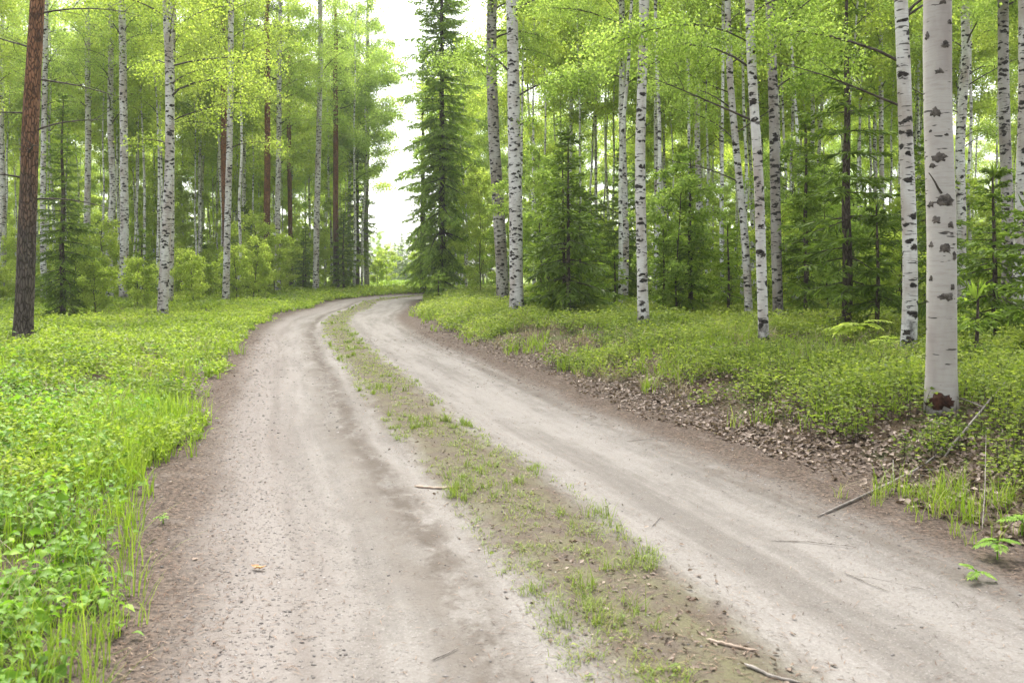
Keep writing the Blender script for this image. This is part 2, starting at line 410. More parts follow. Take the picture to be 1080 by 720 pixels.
GX, GY = np.meshgrid(xs, ys)
gs, gu = su(GX.ravel(), GY.ravel())
gh = base_h(GX.ravel(), GY.ravel(), gu)
gh = gh+.02*fbm(GX.ravel()*2.5, GY.ravel()*2.5, 40)*sm(2.8, 4, np.abs(gu))
gh = gh-.16*sm(2.95, 2.55, np.abs(gu))
sheet('forest_floor', GX, GY, gh.reshape(GX.shape), gu, gs, M['earth'])
sv = np.concatenate([np.arange(9, 26, .05), np.arange(26, 50, .18), np.arange(50, 110, .4), np.arange(110, SS[-1]-.5, 1.5)])
uv = np.linspace(-3.05, 3.05, 131)
cx = np.interp(sv, SS, CL[:,0]); cy = np.interp(sv, SS, CL[:,1]); tx = np.interp(sv, SS, TG[:,0]); ty = np.interp(sv, SS, TG[:,1])
RX = cx[:,None]+uv[None,:]*ty[:,None]; RY = cy[:,None]-uv[None,:]*tx[:,None]
U2 = np.broadcast_to(uv[None,:], RX.shape); S2 = np.broadcast_to(sv[:,None], RX.shape)
RZ = base_h(RX.ravel(), RY.ravel(), U2.ravel())+road_h(S2.ravel(), U2.ravel())-.05*sm(2.8, 3.05, np.abs(U2.ravel()))
sheet('dirt_road', RX, RY, RZ.reshape(RX.shape), U2, S2, M['earth'])

# ------------------------------------------------------------------ trees
def smooth_path(P, n):
    P = np.asarray(P, float); t = np.concatenate([[0], np.cumsum(np.linalg.norm(np.diff(P, axis=0), axis=1))])
    q = np.linspace(0, t[-1], n); out = np.stack([np.interp(q, t, P[:,k]) for k in range(3)], 1)
    for _ in range(3): out[1:-1] = .25*out[:-2]+.5*out[1:-1]+.25*out[2:]
    return out
def at_z(P, z): return np.array([np.interp(z, P[:,2], P[:,k]) for k in range(3)])

def branch_pts(p0, az, el, L, droop, n=6, g=rng):
    P = [p0]; p = p0.copy(); e = el; a = az
    for i in range(n):
        p = p+np.array([math.cos(a)*math.cos(e), math.sin(a)*math.cos(e), math.sin(e)])*L/n
        P.append(p.copy()); e -= droop/n*(1+.5*g.normal()*.4); a += g.normal()*.16
    return np.array(P)

def birch_crown(tp, H, cs, CR, nb, nl, ls, g, r0=.05, low=(), zvis=17., sg=.15):
    """limbs and leaves for a birch whose trunk runs along tp (local)"""
    lim = MB(); lv = MB(); tw = []; wt = []
    jobs = [(cs+(H-cs)*((i+g.random())/nb)**.9*.97, None) for i in range(nb)]+[(z, q) for z, q in low]
    for i, (z, q) in enumerate(jobs):
        t = max(0, (z-cs)/(H-cs)); p0 = at_z(tp, z)
        az = i*2.399+g.normal()*.4; el = R(g.uniform(28, 62))
        L = CR*(.35+.9*math.sin(math.pi*min(1, .12+.86*t))**.8)*g.uniform(.7, 1.15)*(1 if t < .85 else .6)
        if q: az, el, L = q
        P = branch_pts(p0, az, el, L, R(g.uniform(35, 80)), 6, g)
        rb = max(.008, r0*(1-t*.7)*g.uniform(.5, .9))
        lim.tube(P, np.linspace(rb, .006, 7), 5)
        k = int(5+L*2.2)
        for j in range(k):
            f = .25+.75*(j+g.random())/k; s = f*6; b = int(min(5, s)); p = P[b]+(P[b+1]-P[b])*(s-b)
            a2 = az+g.choice([-1, 1])*g.uniform(.3, 1.3); e2 = R(g.uniform(-25, 40)); l2 = L*g.uniform(.18, .42)*(1.2-f*.5)
            Q = branch_pts(p, a2, e2, l2, R(g.uniform(50, 120)), 4, g)
            lim.tube(Q, np.linspace(.007, .003, 5), 3)
            tw.append(Q); wt.append(l2)
        tw.append(P[2:]); wt.append(L*.4)
    wt = np.array(wt)*np.array([1. if Q[0][2] < zvis else .16 for Q in tw]); nl = int(nl*LEAFY); wt /= wt.sum(); cnt = g.multinomial(nl, wt)
    PP = []
    for Q, c in zip(tw, cnt):
        if c == 0: continue
        # leaves sit in small tufts along the shoot so that gaps stay between them
        nt = max(1, c//3); s0 = g.random(nt)**.8*(len(Q)-1)
        s = np.clip(np.repeat(s0, 4)[:c] if nt*4 >= c else g.random(c)*(len(Q)-1), 0, len(Q)-1.001)
        b = s.astype(int); f = (s-b)[:,None]
        PP.append(Q[b]*(1-f)+Q[b+1]*f+g.normal(size=(len(s), 3))*np.array([sg, sg, sg*1.1])*(ls/.07)**.7)
    PP = np.concatenate(PP); n = len(PP)
    D = unit(n, g); D[:,2] -= .5
    L = ls*g.uniform(.7, 1.3, n)
    lv.leaves(PP, D, unit(n, g)+np.array([0, 0, .5]), L, L*.78, np.clip(g.beta(2.2, 2.2, n)+.42*fbm(PP[:,0]*.9+PP[:,1]*.5, PP[:,2]*1.1, 3), 0, 1))
    return lim, lv

def spruce_parts(H, BR, z0, g, spread=.36, ls=.16, dens=1., droop=.3, sparse=1., power=.85, ragged=0):
    lim = MB(); nd = MB()
    z = z0; PP = []; DD = []; NN = []; LL = []; WW = []
    while z < H-.12:
        t = (z-z0)/(H-z0); rad = BR*((1-t)**power)*(.55+.45*min(1, t*5+.3))+.08
        nb = max(3, int((5+2*(1-t))*sparse))
        a0 = g.random()*6.28
        for i in range(nb):
            if g.random() < .08: continue
            az = a0+i*6.283/nb+g.normal()*.18; L = rad*g.uniform(.6, 1.15)*(1.25 if g.random() < .08 else 1)*(g.uniform(.55, 1.3) if ragged else 1)
            el = R(30*t-8-10*(1-t)*droop/.3)+g.normal()*.08
            P = branch_pts(np.array([0, 0, z+g.normal()*.06]), az, el, L, R(26)*droop/.3*(1-t)*.9, 6, g)
            P[4:,2] += np.array([.01, .03, .06])*L
            lim.tube(P, np.linspace(max(.006, .016*L), .003, 7), 4)
            nt = max(4, int(L/(.085/dens)))
            f = (np.arange(nt)+g.random(nt))/nt; f = .12+.88*f
            s = np.clip(f*6, 0, 5.999); b = s.astype(int); w = (s-b)[:,None]
            pos = P[b]*(1-w)+P[b+1]*w; fw = P[b+1]-P[b]; fw /= np.linalg.norm(fw, axis=1)[:,None]+1e-9
            lat = np.stack([-fw[:,1], fw[:,0], 0*f], 1)
            for sd in (-1, 1):
                d = fw*g.uniform(.5, .9, nt)[:,None]+sd*lat*g.uniform(.5, 1., nt)[:,None]
                d[:,2] -= g.uniform(.05, .45, nt)*droop/.3
                l2 = np.minimum(L*.42*(1.15-f)+ls*.6, ls*3.2)*g.uniform(.6, 1.15, nt)
                PP.append(pos); DD.append(d); LL.append(l2); WW.append(np.full(nt, .24)*ls*1.1)
                # second order shoots
                for fr in (.35, .62):
                    dn = d/np.linalg.norm(d, axis=1)[:,None]
                    d2 = dn+g.normal(size=(nt, 3))*.55; d2[:,2] -= .12
                    PP.append(pos+dn*(l2*fr)[:,None]); DD.append(d2); LL.append(l2*.55*g.uniform(.6, 1.2, nt)); WW.append(np.full(nt, .22)*ls)
            PP.append(P[1:6]); DD.append(P[2:7]-P[1:6]); LL.append(np.full(5, L/6*1.3)); WW.append(np.full(5, .28)*ls)
        z += spread*g.uniform(.75, 1.2)*(1-.45*t)
    PP = np.concatenate(PP); DD = np.concatenate(DD); n = len(PP)
    LL = np.concatenate(LL); WW = np.concatenate(WW)
    rr = np.clip(g.beta(2, 2.4, n)+.25*(g.random(n) < .12), 0, 1)
    nd.leaves(PP, DD, np.array([0, 0, 1.])+.55*g.normal(size=(n, 3)), LL, WW, rr, .18)
    nd.leaves(PP[::2], DD[::2]+.2*g.normal(size=(len(PP[::2]), 3)), g.normal(size=(len(PP[::2]), 3)), LL[::2]*.9, WW[::2], rr[::2], .18)
    # leader
    k = 10; nd.leaves(np.tile([0, 0, H-.3], (k, 1)), np.stack([.25*g.normal(size=k), .25*g.normal(size=k), np.ones(k)], 1), unit(k, g), np.full(k, .3), np.full(k, .04), g.random(k))
    return lim, nd

def pine_crown(tp, H, cs, CR, nb, g, deads=(), parent=None):
    lim = MB(); nd = MB(); PP = []; DD = []
    for i in range(nb):
        t = (i+g.random())/nb; z = cs+(H-cs)*t*.97; az = i*2.399+g.normal()*.3
        L = CR*(1-.75*t)*g.uniform(.6, 1.1); P = branch_pts(at_z(tp, z), az, R(g.uniform(0, 35)), L, R(-20), 5, g)
        lim.tube(P, np.linspace(.045*(1-.6*t), .008, 6), 5)
        for j in range(int(7+L*4)):
            s = min(4.99, (.3+.7*g.random())*5); b = int(s); p = P[b]+(P[b+1]-P[b])*(s-b)+g.normal(size=3)*.22*np.array([1, 1, .6])
            k = 16; PP.append(np.tile(p, (k, 1))+g.normal(size=(k, 3))*.04)
            d = unit(k, g); d[:,2] += .45; DD.append(d)
    PP = np.concatenate(PP); DD = np.concatenate(DD); n = len(PP)
    nd.leaves(PP, DD, unit(n, g), g.uniform(.12, .22, n), np.full(n, .022), g.random(n), .1)
    for z, az, el, L in deads:
        dm = MB()
        P = branch_pts(at_z(tp, z), az, el, L, R(g.uniform(-10, 35)), 6, g); dm.tube(P, np.linspace(.022, .005, 7), 5)
        for j in range(5):
            b = 1+j; a2 = az+g.choice([-1, 1])*g.uniform(.4, 1.2)
            dm.tube(branch_pts(P[b], a2, el+g.normal()*.4, L*g.uniform(.12, .3), R(20), 4, g), np.linspace(.008, .003, 5), 3)
        dm.build('dead_branch', M['twig'], parent, True)
    return lim, nd

def place(px, py=None, d=None):
    if d is None: x, y, z = hit(px, py)
    else:
        x = (px-CX)/F*d; y = d; z = g1(x, y)
    return np.array([x, y, z])
seedc = [100]; LEAFY = 3.0
def trunk_from_pixels(base, path, w0, w1, H, g, sides=12, flare=1.22):
    """path: photo points of the stem above its foot, at the foot's own distance; continues to height H"""
    d = base[1]; P = [np.zeros(3)]
    for px, py in path:
        z = EYE-(py-HY)/F*d-base[2]
        if z > P[-1][2]+.15: P.append(np.array([(px-CX)/F*d-base[0], g.normal()*.05, z]))
    top = P[-1]; zt = top[2]; sl = (top-P[0])/max(zt, .5)*.4
    if zt < H-1:
        for k in (.33, .66, 1.): P.append(top+sl*(H-zt)*k+np.array([g.normal()*.12, g.normal()*.12, 0])*k+np.array([0, 0, (H-zt)*k]))
        for k in (-3, -2, -1): P[k][2] = zt+(H-zt)*(k+4)/3.
    TP = smooth_path(P, 44)
    z = TP[:,2]; ra = w0/F*d*.44; rb = w1/F*d*.44
    zz = max(zt, 1.)
    rad = np.where(z < zz, ra+(rb-ra)*z/zz, rb*np.clip((H-z)/max(H-zz, .5), 0, 1)**.8+.012)
    if zt >= H-1: rad = ra+(np.minimum(rb, ra)*.5-ra)*z/H
    rad = rad*(1+(flare-1)*np.exp(-z/.22))
    TP[0,2] -= .12
    return TP, rad
def birch_tree(px, py, path, w0, w1, H, cs, label, group=None, d=None, mat='birch', leaf='bleaf', nl=6000, ls=.07, CR=2.2, nb=32, low=(), sides=12, dead=()):
    seedc[0] += 1; g = np.random.default_rng(seedc[0])
    b = place(px, py, d); t = empty('birch_tree', b, label, 'birch tree', group)
    TP, rad = trunk_from_pixels(b, path, w0, w1, H, g, sides)
    m = MB(); m.tube(TP, rad, sides, rough=.09, seed=seedc[0]); m.build('trunk', M[mat], t, True)
    lim, lv = birch_crown(TP, H, cs, CR, nb, nl, ls, g, max(.02, rad[20]*.32), low, EYE+(HY+45)/F*b[1])
    for z, az, el, L in dead:
        dm = MB(); P = branch_pts(at_z(TP, z), az, el, L, R(g.uniform(-15, 30)), 6, g); dm.tube(P, np.linspace(.02, .004, 7), 5)
        for j in range(4):
            dm.tube(branch_pts(P[2+j], az+g.choice([-1, 1])*g.uniform(.3, 1), el+g.normal()*.3, L*g.uniform(.15, .35), R(20), 4, g), np.linspace(.007, .003, 5), 3)
        dm.build('dead_branch', M['twig'], t, True)
    lim.build('limbs', M['twig'], t, True); lv.build('crown', M[leaf], t)
    return t, TP, rad
def pine_tree(px, py, path, w0, w1, H, cs, label, d=None, mat='pine_far', deads=(), CR=2.2, nb=22, group=None):
    seedc[0] += 1; g = np.random.default_rng(seedc[0])
    b = place(px, py, d); t = empty('pine_tree', b, label, 'pine tree', group)
    TP, rad = trunk_from_pixels(b, path, w0, w1, H, g, 14)
    m = MB(); m.tube(TP, rad, 14, rough=.12, seed=seedc[0]); m.build('trunk', M[mat], t, True)
    lim, nd = pine_crown(TP, H, cs, CR, nb, g, deads, t)
    lim.build('limbs', M['twig'], t, True); nd.build('crown', M['pneedle'], t)
    return t
def spruce_tree(px, py, H, BR, label, d=None, z0=.25, leaf='needle', kind='spruce_tree', cat='spruce tree', group=None, tr=None, lean=0, **kw):
    seedc[0] += 1; g = np.random.default_rng(seedc[0])
    b = place(px, py, d); t = empty(kind, b, label, cat, group)
    m = MB(); r0 = tr or (.012*H+.01)
    zz = np.linspace(-.1, H-.1, 14); m.tube(np.stack([.02*np.sin(zz*2), .02*np.cos(zz*1.7), zz], 1), r0*np.clip(1-zz/H, 0, 1)**.8+.006, 9, rough=.1, seed=seedc[0])
    m.build('trunk', M['spruce'], t, True)
    lim, nd = spruce_parts(H, BR, z0, g, **kw)
    lim.build('limbs', M['twig'], t, True); nd.build('crown', M[leaf], t)
    t.rotation_euler[1] = lean
    return t
def top_h(py_top, b): return EYE-(py_top-HY)/F*b[1]-b[2]

# --- left side, front to back
pine_tree(24, 366, [(30,250),(36,110),(39,0)], 21, 16, 21, 12, 'big pine at the left edge, dark below and orange above, with dead twigs', mat='pine',
  deads=[(2.9,.2,.1,1.6),(3.3,3.2,.25,1.2),(4.2,.1,.5,1.5),(4.6,3.0,.1,1.5),(5.3,.3,-.1,1.7),(5.9,2.9,.3,1.8),(6.6,.2,.25,2.0),(7.2,3.4,.2,2.1),(3.8,5.2,.1,1.2)])
birch_tree(171, 336, [(175,240),(178,170),(178,60),(176,0)], 12, 9.5, 20, 7.5, 'white birch closest to the road on the left, its foot standing in bright grass', leaf='bleaf_y', nl=4600, ls=.065, CR=2.6, low=[(6.4,(.2,.5,3.)),(7.2,(-.5,.45,3.2)),(8.2,(.6,.4,3.4)),(5.6,(2.6,.5,1.6))])
birch_tree(179, 322, [(180,240),(181,100),(183,0)], 8, 6.5, 20, 9, 'thinner birch just behind the white roadside birch on the left', nl=5000, leaf='bleaf_y')
birch_tree(130, 312, [(131,240),(130,120),(129,0)], 10, 8, 21, 10, 'straight white birch left of the roadside birch, clear stem to the top', nl=3400, ls=.065, d=36)
birch_tree(116, 310, [(115,260),(119,200),(115,130),(117,60)], 8.5, 6, 19, 8.5, 'slightly bowed white birch between two straight birches on the left', nl=3400, ls=.065, d=40)
birch_tree(92, 312, [(91,240),(93,160),(92,60)], 8, 6, 20, 9, 'slim white birch just right of the dark young spruce tip on the left', nl=3400, ls=.065, d=42)
birch_tree(46, 312, [(45,240),(47,160),(48,60)], 7, 5.5, 19, 9, 'slim white birch seen close behind the big orange pine', nl=3400, ls=.065, d=38)
birch_tree(1, 308, [(2,240),(1,120)], 7, 6, 20, 9, 'white birch cut by the left edge of the picture', nl=4000, d=42)
birch_tree(238, 321, [(239,260),(241,180),(243,100),(244,20)], 8.5, 6.5, 20, 8, 'white birch leaning against the line of a reddish pine, left of the road', leaf='bleaf_y', nl=4600, ls=.07, CR=2.8, low=[(6.8,(.0,.4,2.8)),(7.6,(3.2,.4,3.))])
pine_tree(240, 318, [(238,250),(236,160),(236,90)], 8, 7, 22, 13, 'reddish pine stem right behind the leaning white birch', d=42)
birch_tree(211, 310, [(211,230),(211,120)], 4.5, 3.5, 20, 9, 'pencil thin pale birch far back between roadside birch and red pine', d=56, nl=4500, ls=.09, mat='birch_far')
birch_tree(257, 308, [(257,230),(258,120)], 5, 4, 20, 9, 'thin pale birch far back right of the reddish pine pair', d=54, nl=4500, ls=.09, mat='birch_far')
pine_tree(281, 308, [(281,230),(282,150),(282,60)], 8, 6.5, 21, 12, 'brown pine stem with dull bark in the middle of the left wood', d=46)
birch_tree(293, 306, [(293,230),(294,150),(295,60)], 7, 5.5, 21, 10, 'speckled birch right beside the dull brown pine', d=48, nl=5000, ls=.085)
pine_tree(307, 306, [(306,240),(305,150),(305,60)], 5.5, 4.5, 22, 13, 'narrow reddish pine between the speckled birch and the last roadside birch', d=58)
birch_tree(333, 309, [(334,240),(336,150),(338,60),(338,0)], 7.5, 5.5, 22, 10, 'last clear white birch on the left before the road bend', nl=7000, ls=.085, d=50, CR=2.4)
pine_tree(355, 307, [(354,240),(354,150),(354,80)], 7, 5.5, 22, 12, 'reddish brown pine near the bend, right of the last white birch', d=54)
birch_tree(387, 308, [(386,240),(387,160),(388,60)], 6, 5, 24, 8, 'tall grey stemmed birch standing at the edge of the sky gap', d=62, mat='birch_dark', nl=9000, ls=.10, CR=2.0, nb=32)
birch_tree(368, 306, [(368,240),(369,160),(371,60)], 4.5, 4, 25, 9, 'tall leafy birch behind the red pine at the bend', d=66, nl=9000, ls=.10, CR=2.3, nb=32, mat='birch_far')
spruce_tree(377, None, 13.5, 1.7, 'dark spruce with bare lower stem at the left of the bend', d=61, z0=2.2, ls=.26, dens=.55, spread=.5)
spruce_tree(66, 334, 7.3, 1.25, 'dark slender young spruce beside the big pine at the left edge', leaf='needle', ls=.15)
spruce_tree(150, None, 3.4, .9, 'small spruce half hidden behind the left birches', d=36, leaf='needle', ls=.16)
spruce_tree(322, None, 4.6, 1.2, 'small green spruce beside the last white birch on the left', d=55, ls=.2, dens=.7, leaf='needle_y')
spruce_tree(362, None, 5.2, 1.4, 'low spruce in front of the red pine near the bend', d=53, ls=.2, dens=.7)

# --- right side
spruce_tree(466, None, 25, 2.6, 'tall spruce beside the sky gap, branches sweeping down to the verge', d=44, z0=.5, ls=.22, dens=.85, spread=.40, leaf='needle_l', tr=.2, power=.5, sparse=.9, droop=.5, ragged=1)
spruce_tree(446, None, 17.5, 1.9, 'slimmer spruce just left of the tall verge spruce against the sky', d=54, z0=1.0, ls=.24, dens=.6, spread=.5, leaf='needle_y', power=.7, sparse=.8, ragged=1)
spruce_tree(462, None, 1.5, 1.0, 'low spreading spruce bush at the foot of the tall verge spruce', d=38, z0=.1, ls=.16, leaf='needle_y', kind='spruce_sapling', cat='young spruce')
birch_tree(531, 323, [(527,240),(521,150),(518,60),(519,0)], 15, 12, 20, 9.5, 'grey rough barked birch, left one of the pair beside the tall spruce', mat='birch_dark', nl=6000, CR=2.8, dead=[(8.2,2.6,.9,2.2),(9.4,2.9,.7,2.0)], low=[(8.6,(2.8,.8,2.6)),(9.2,(.5,.6,2.6))])
birch_tree(545, 332, [(544,240),(542,120),(540,0)], 17, 13.5, 21, 8.2, 'thick white birch, right one of the pair beside the tall spruce', nl=6000, CR=2.8, low=[(6.0,(.35,.6,2.8)),(6.6,(2.7,.9,2.0)),(5.1,(-.3,.9,.7))])
birch_tree(679, 347, [(677,270),(675,180),(677,80),(680,0)], 13.5, 11, 18, 6.5, 'single white birch with evenly ringed bark standing mid bank right of the pair', nl=6400, ls=.044, low=[(5.2,(.3,.7,2.2)),(5.9,(3.0,.6,2.4))])
birch_tree(658, None, [(660,260),(657,150),(656,40)], 9, 7, 19, 8, 'birch behind and left of the single ringed birch', d=31, dead=[(3.4,2.7,.5,1.8),(4.6,.4,.55,1.9),(5.6,3.0,.4,2.2),(6.3,-.2,.6,2.0)], nl=5000)
birch_tree(693, None, [(693,240),(692,120),(694,20)], 6.5, 5, 20, 8, 'thin birch just right of the single ringed birch, further back', d=36, nl=5000)
birch_tree(737, None, [(737,240),(735,120),(737,20)], 7.5, 6, 20, 8, 'pale birch rising behind the pointed young spruce on the right bank', d=34, dead=[(3.4,2.7,.5,1.8),(4.6,.4,.55,1.9),(5.6,3.0,.4,2.2),(6.3,-.2,.6,2.0)], nl=5000)
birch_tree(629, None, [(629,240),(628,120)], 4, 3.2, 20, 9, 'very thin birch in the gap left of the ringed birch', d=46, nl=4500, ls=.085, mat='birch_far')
birch_tree(790, 338, [(787,262),(779,180),(770,90),(766,0)], 9.5, 7.5, 17, 7, 'crooked birch bending left behind the twin stems on the right', dead=[(3.4,2.7,.5,1.8),(4.6,.4,.55,1.9),(5.6,3.0,.4,2.2),(6.3,-.2,.6,2.0)], nl=6400, ls=.044, low=[(4.4,(2.6,.9,1.8)),(5.2,(2.9,.7,2.2))])
birch_tree(806, 367, [(803,290),(799,190),(795,90),(792,0)], 12.5, 11, 16, 6.2, 'front one of the twin birches on the right bank, leaning a little left', dead=[(3.4,2.7,.5,1.8),(4.6,.4,.55,1.9),(5.6,3.0,.4,2.2),(6.3,-.2,.6,2.0)], nl=6400, ls=.044, low=[(4.2,(2.7,.7,2.0)),(5.0,(.4,.7,1.8)),(4.6,(3.0,.5,2.4))])
birch_tree(821, 340, [(818,260),(816,150),(814,60),(812,0)], 12.5, 11, 19, 7.5, 'rear one of the twin birches with browner bark', mat='birch_dark', nl=5000, low=[(5.5,(.5,.7,2.2))])
birch_tree(958, 377, [(958,290),(956,190),(951,90),(948,0)], 17, 15, 16, 6, 'heavily black flecked birch just left of the big smooth birch', dead=[(3.4,2.7,.5,1.8),(4.6,.4,.55,1.9),(5.6,3.0,.4,2.2),(6.3,-.2,.6,2.0)], nl=6400, ls=.044, mat='birch', low=[(4.0,(2.7,.6,2.2)),(4.6,(.3,.8,1.8))], sides=16)
mt, mTP, mrad = birch_tree(992, 433, [(990,330),(990,230),(987,120),(986,0)], 33, 30, 15, 5.6, 'big smooth birch with black eye scars, nearest tree on the right', nl=6400, ls=.044, mat='birch_clean', sides=28, CR=2.4)
birch_tree(1012, None, [(1013,240),(1014,150),(1018,60),(1020,0)], 11.5, 9, 18, 6.5, 'birch with side branches just right of the big smooth birch', d=22, dead=[(3.4,2.7,.5,1.8),(4.6,.4,.55,1.9),(5.6,3.0,.4,2.2),(6.3,-.2,.6,2.0)], nl=6400, ls=.044, low=[(4.8,(.4,.7,1.8))])
birch_tree(1062, None, [(1062,240),(1061,120),(1058,0)], 13, 11.5, 18, 7, 'dark barked birch near the right edge of the picture', d=19, mat='birch_dark', nl=5000)
birch_tree(1076, None, [(1075,240),(1077,120),(1079,0)], 13, 11.5, 18, 7, 'lighter birch cut by the right edge of the picture', d=18, nl=5000)
birch_tree(930, None, [(930,240),(930,120)], 6.5, 5, 19, 8, 'thin birch left of the black flecked birch, seen through spruce boughs', d=34, nl=5000)
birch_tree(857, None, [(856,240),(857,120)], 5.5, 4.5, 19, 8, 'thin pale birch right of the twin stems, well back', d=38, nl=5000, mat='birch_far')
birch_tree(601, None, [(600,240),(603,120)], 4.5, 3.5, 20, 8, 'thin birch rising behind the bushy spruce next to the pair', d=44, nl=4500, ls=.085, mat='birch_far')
def spr(px, py, ptop, w, label, **kw):
    b = place(px, py)
    spruce_tree(px, py, top_h(ptop, b), w/F*b[1], label, kind='spruce_sapling', cat='young spruce', group='young spruces on the right bank', leaf=kw.pop('leaf', 'needle_y'), **kw)
spr(578, 322, 165, 36, 'bushy young spruce right behind the birch pair')
spr(622, 322, 225, 36, 'broad young spruce left of the single ringed birch', )
spr(728, 332, 150, 40, 'pointed young spruce half way between the ringed birch and the twin birches')
spr(700, 334, 238, 26, 'short young spruce at the right of the ringed birch')
spr(768, 336, 232, 32, 'round young spruce left of the twin birches')
spr(850, 342, 120, 40, 'tall young spruce just right of the twin birches', leaf='needle')
spr(893, 346, -60, 76, 'tall airy spruce with thin spaced boughs left of the black flecked birch', leaf='needle', sparse=.8, spread=.5, droop=.22)
spr(925, 352, 210, 34, 'dense young spruce at the left of the black flecked birch', leaf='needle')
spr(1048, 366, 170, 60, 'wide young spruce behind the big smooth birch at right', leaf='needle')
spr(1030, 384, 292, 34, 'low young spruce right beside the big smooth birch')
spr(648, 328, 262, 22, 'little spruce in front of the thin birches left of the ringed birch')
spr(1085, 380, 200, 55, 'young spruce cut by the right edge of the picture', leaf='needle')
spr(655, 320, 150, 34, 'slender spruce standing behind the little spruce left of the ringed birch', leaf='needle')
spr(985, 350, 120, 42, 'young spruce mostly hidden behind the big smooth birch', leaf='needle')

# branch scars and torn bark on the big birch
bb = np.array(mt.location)
def patch_on_trunk(name, px, py, w, h, mat, seed, prof=.006, ang=None, k=18):
    """irregular raised crust that follows the trunk's curve"""
    g = np.random.default_rng(seed); d = bb[1]
    z = EYE-(py-HY)/F*d-bb[2]; c = at_z(mTP, z); r = float(np.interp(z, mTP[:,2], mrad))
    off = np.clip(((px-CX)/F*(d-r)-bb[0]-c[0])/r, -.95, .95); th0 = math.asin(off) if ang is None else ang
    wr = w/F*d/r; hr = h/F*d
    V = [[c[0]+math.sin(th0)*(r+prof), c[1]-math.cos(th0)*(r+prof), z]]; nr = 3
    for ring in range(1, nr+1):
        q = ring/nr
        for i in range(k):
            a = 2*math.pi*i/k; e = .85+.2*g.normal()*q
            th = th0+math.cos(a)*wr*.5*q*e; zz = z+math.sin(a)*hr*.5*q*e-.25*hr*abs(math.cos(a))**1.5*q
            cc = at_z(mTP, zz); rr = float(np.interp(zz, mTP[:,2], mrad))+ (prof*(1.2+.5*g.normal()) if ring < nr else -.004)
            V.append([cc[0]+math.sin(th)*rr, cc[1]-math.cos(th)*rr, zz])
    Q = []
    for i in range(0, k, 2): Q.append([0, 1+i, 1+(i+1) % k, 1+(i+2) % k])
    for ring in range(nr-1):
        o = 1+ring*k
        for i in range(k): j = (i+1) % k; Q.append([o+i, o+k+i, o+k+j, o+j])
    m = MB(); m.add(V, Q); return m.build(name, mat, mt, True)
for i, (px, py, w, h) in enumerate([(995,51,13,10),(976,40,8,11),(989,79,14,8),(986,120,15,14),(988,168,20,13),(984,176,10,8),(994,212,22,15),(982,216,12,9),(986,232,12,12),(999,238,8,8),(993,262,15,12),(981,258,8,9),(1004,270,6,10),(980,293,7,9),(995,312,22,9),(1002,302,7,7),(1000,28,7,6),(992,8,9,6),(983,140,5,4),(996,145,6,4)]):
    patch_on_trunk('branch_scar', px, py, w, h, M['scar'], 300+i)
w_ = patch_on_trunk('bark_wound', 992, 420, 39, 19, M['wound'], 402, .013, k=30)
w_['label'] = 'torn dark brown bark at the foot of the birch'
m = MB(); m.tube(branch_pts(at_z(mTP, EYE-(206-HY)/F*bb[1]-bb[2])+np.array([-.06,-.12,0]), 3.4, .9, .22, .1, 4), np.linspace(.012, .004, 5), 5); m.build('dead_stub', M['twig'], mt, True)

# ------------------------------------------------------------------ wood behind: prototypes and copies
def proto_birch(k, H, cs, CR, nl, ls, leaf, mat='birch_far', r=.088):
    seedc[0] += 1; g = np.random.default_rng(900+k)
    t = empty('birch_tree', (0, 0, 0)); n = 16
    zz = np.linspace(0, H, n); P = np.stack([np.cumsum(g.normal(size=n)*.07), np.cumsum(g.normal(size=n)*.07), zz], 1); P -= P[0]
    P = smooth_path(P, 30); P[0,2] -= .15
    m = MB(); m.tube(P, r*np.clip(1-P[:,2]/H, 0, 1)**.75+.008, 8); m.build('trunk', M[mat], t, True)
    lim, lv = birch_crown(P, H, cs, CR, 24, nl, ls, g, .035); lim.build('limbs', M['twig'], t, True); lv.build('crown', M[leaf], t)
    return t
def proto_sapling(k, H, CR, nl, ls, leaf):
    g = np.random.default_rng(700+k); t = empty('birch_sapling', (0, 0, 0)); n = 9
    zz = np.linspace(0, H, n); P = np.stack([np.cumsum(g.normal(size=n)*.05), np.cumsum(g.normal(size=n)*.05), zz], 1); P -= P[0]; P[0,2] -= .1
    m = MB(); m.tube(P, np.linspace(.028, .006, n), 6); m.build('trunk', M['twig'], t, True)
    lim, lv = birch_crown(P, H, H*.06, CR, 24, nl, ls, g, .014, sg=.06); lim.build('limbs', M['twig'], t, True); lv.build('crown', M[leaf], t)
    return t
def proto_spruce(k, H, BR, leaf, kind='spruce_tree', **kw):
    g = np.random.default_rng(500+k); t = empty(kind, (0, 0, 0))
    m = MB(); zz = np.linspace(-.1, H-.1, 9); m.tube(np.stack([0*zz, 0*zz, zz], 1), .011*H*np.clip(1-zz/H, 0, 1)+.008, 7); m.build('trunk', M['spruce'], t, True)
    lim, nd = spruce_parts(H, BR, .3, g, **kw); lim.build('limbs', M['twig'], t, True); nd.build('crown', M[leaf], t)
    return t
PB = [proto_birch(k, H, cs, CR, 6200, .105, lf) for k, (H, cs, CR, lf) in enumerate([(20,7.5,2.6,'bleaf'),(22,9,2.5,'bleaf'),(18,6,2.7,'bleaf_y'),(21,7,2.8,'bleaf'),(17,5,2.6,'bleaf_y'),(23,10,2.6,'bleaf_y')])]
PT = [proto_birch(20+k, H, cs, CR, 3600, .10, 'bleaf_y', r=.062) for k, (H, cs, CR) in enumerate([(18,9,1.8),(20,11,1.7),(16,8,1.9),(19,10,1.6)])]
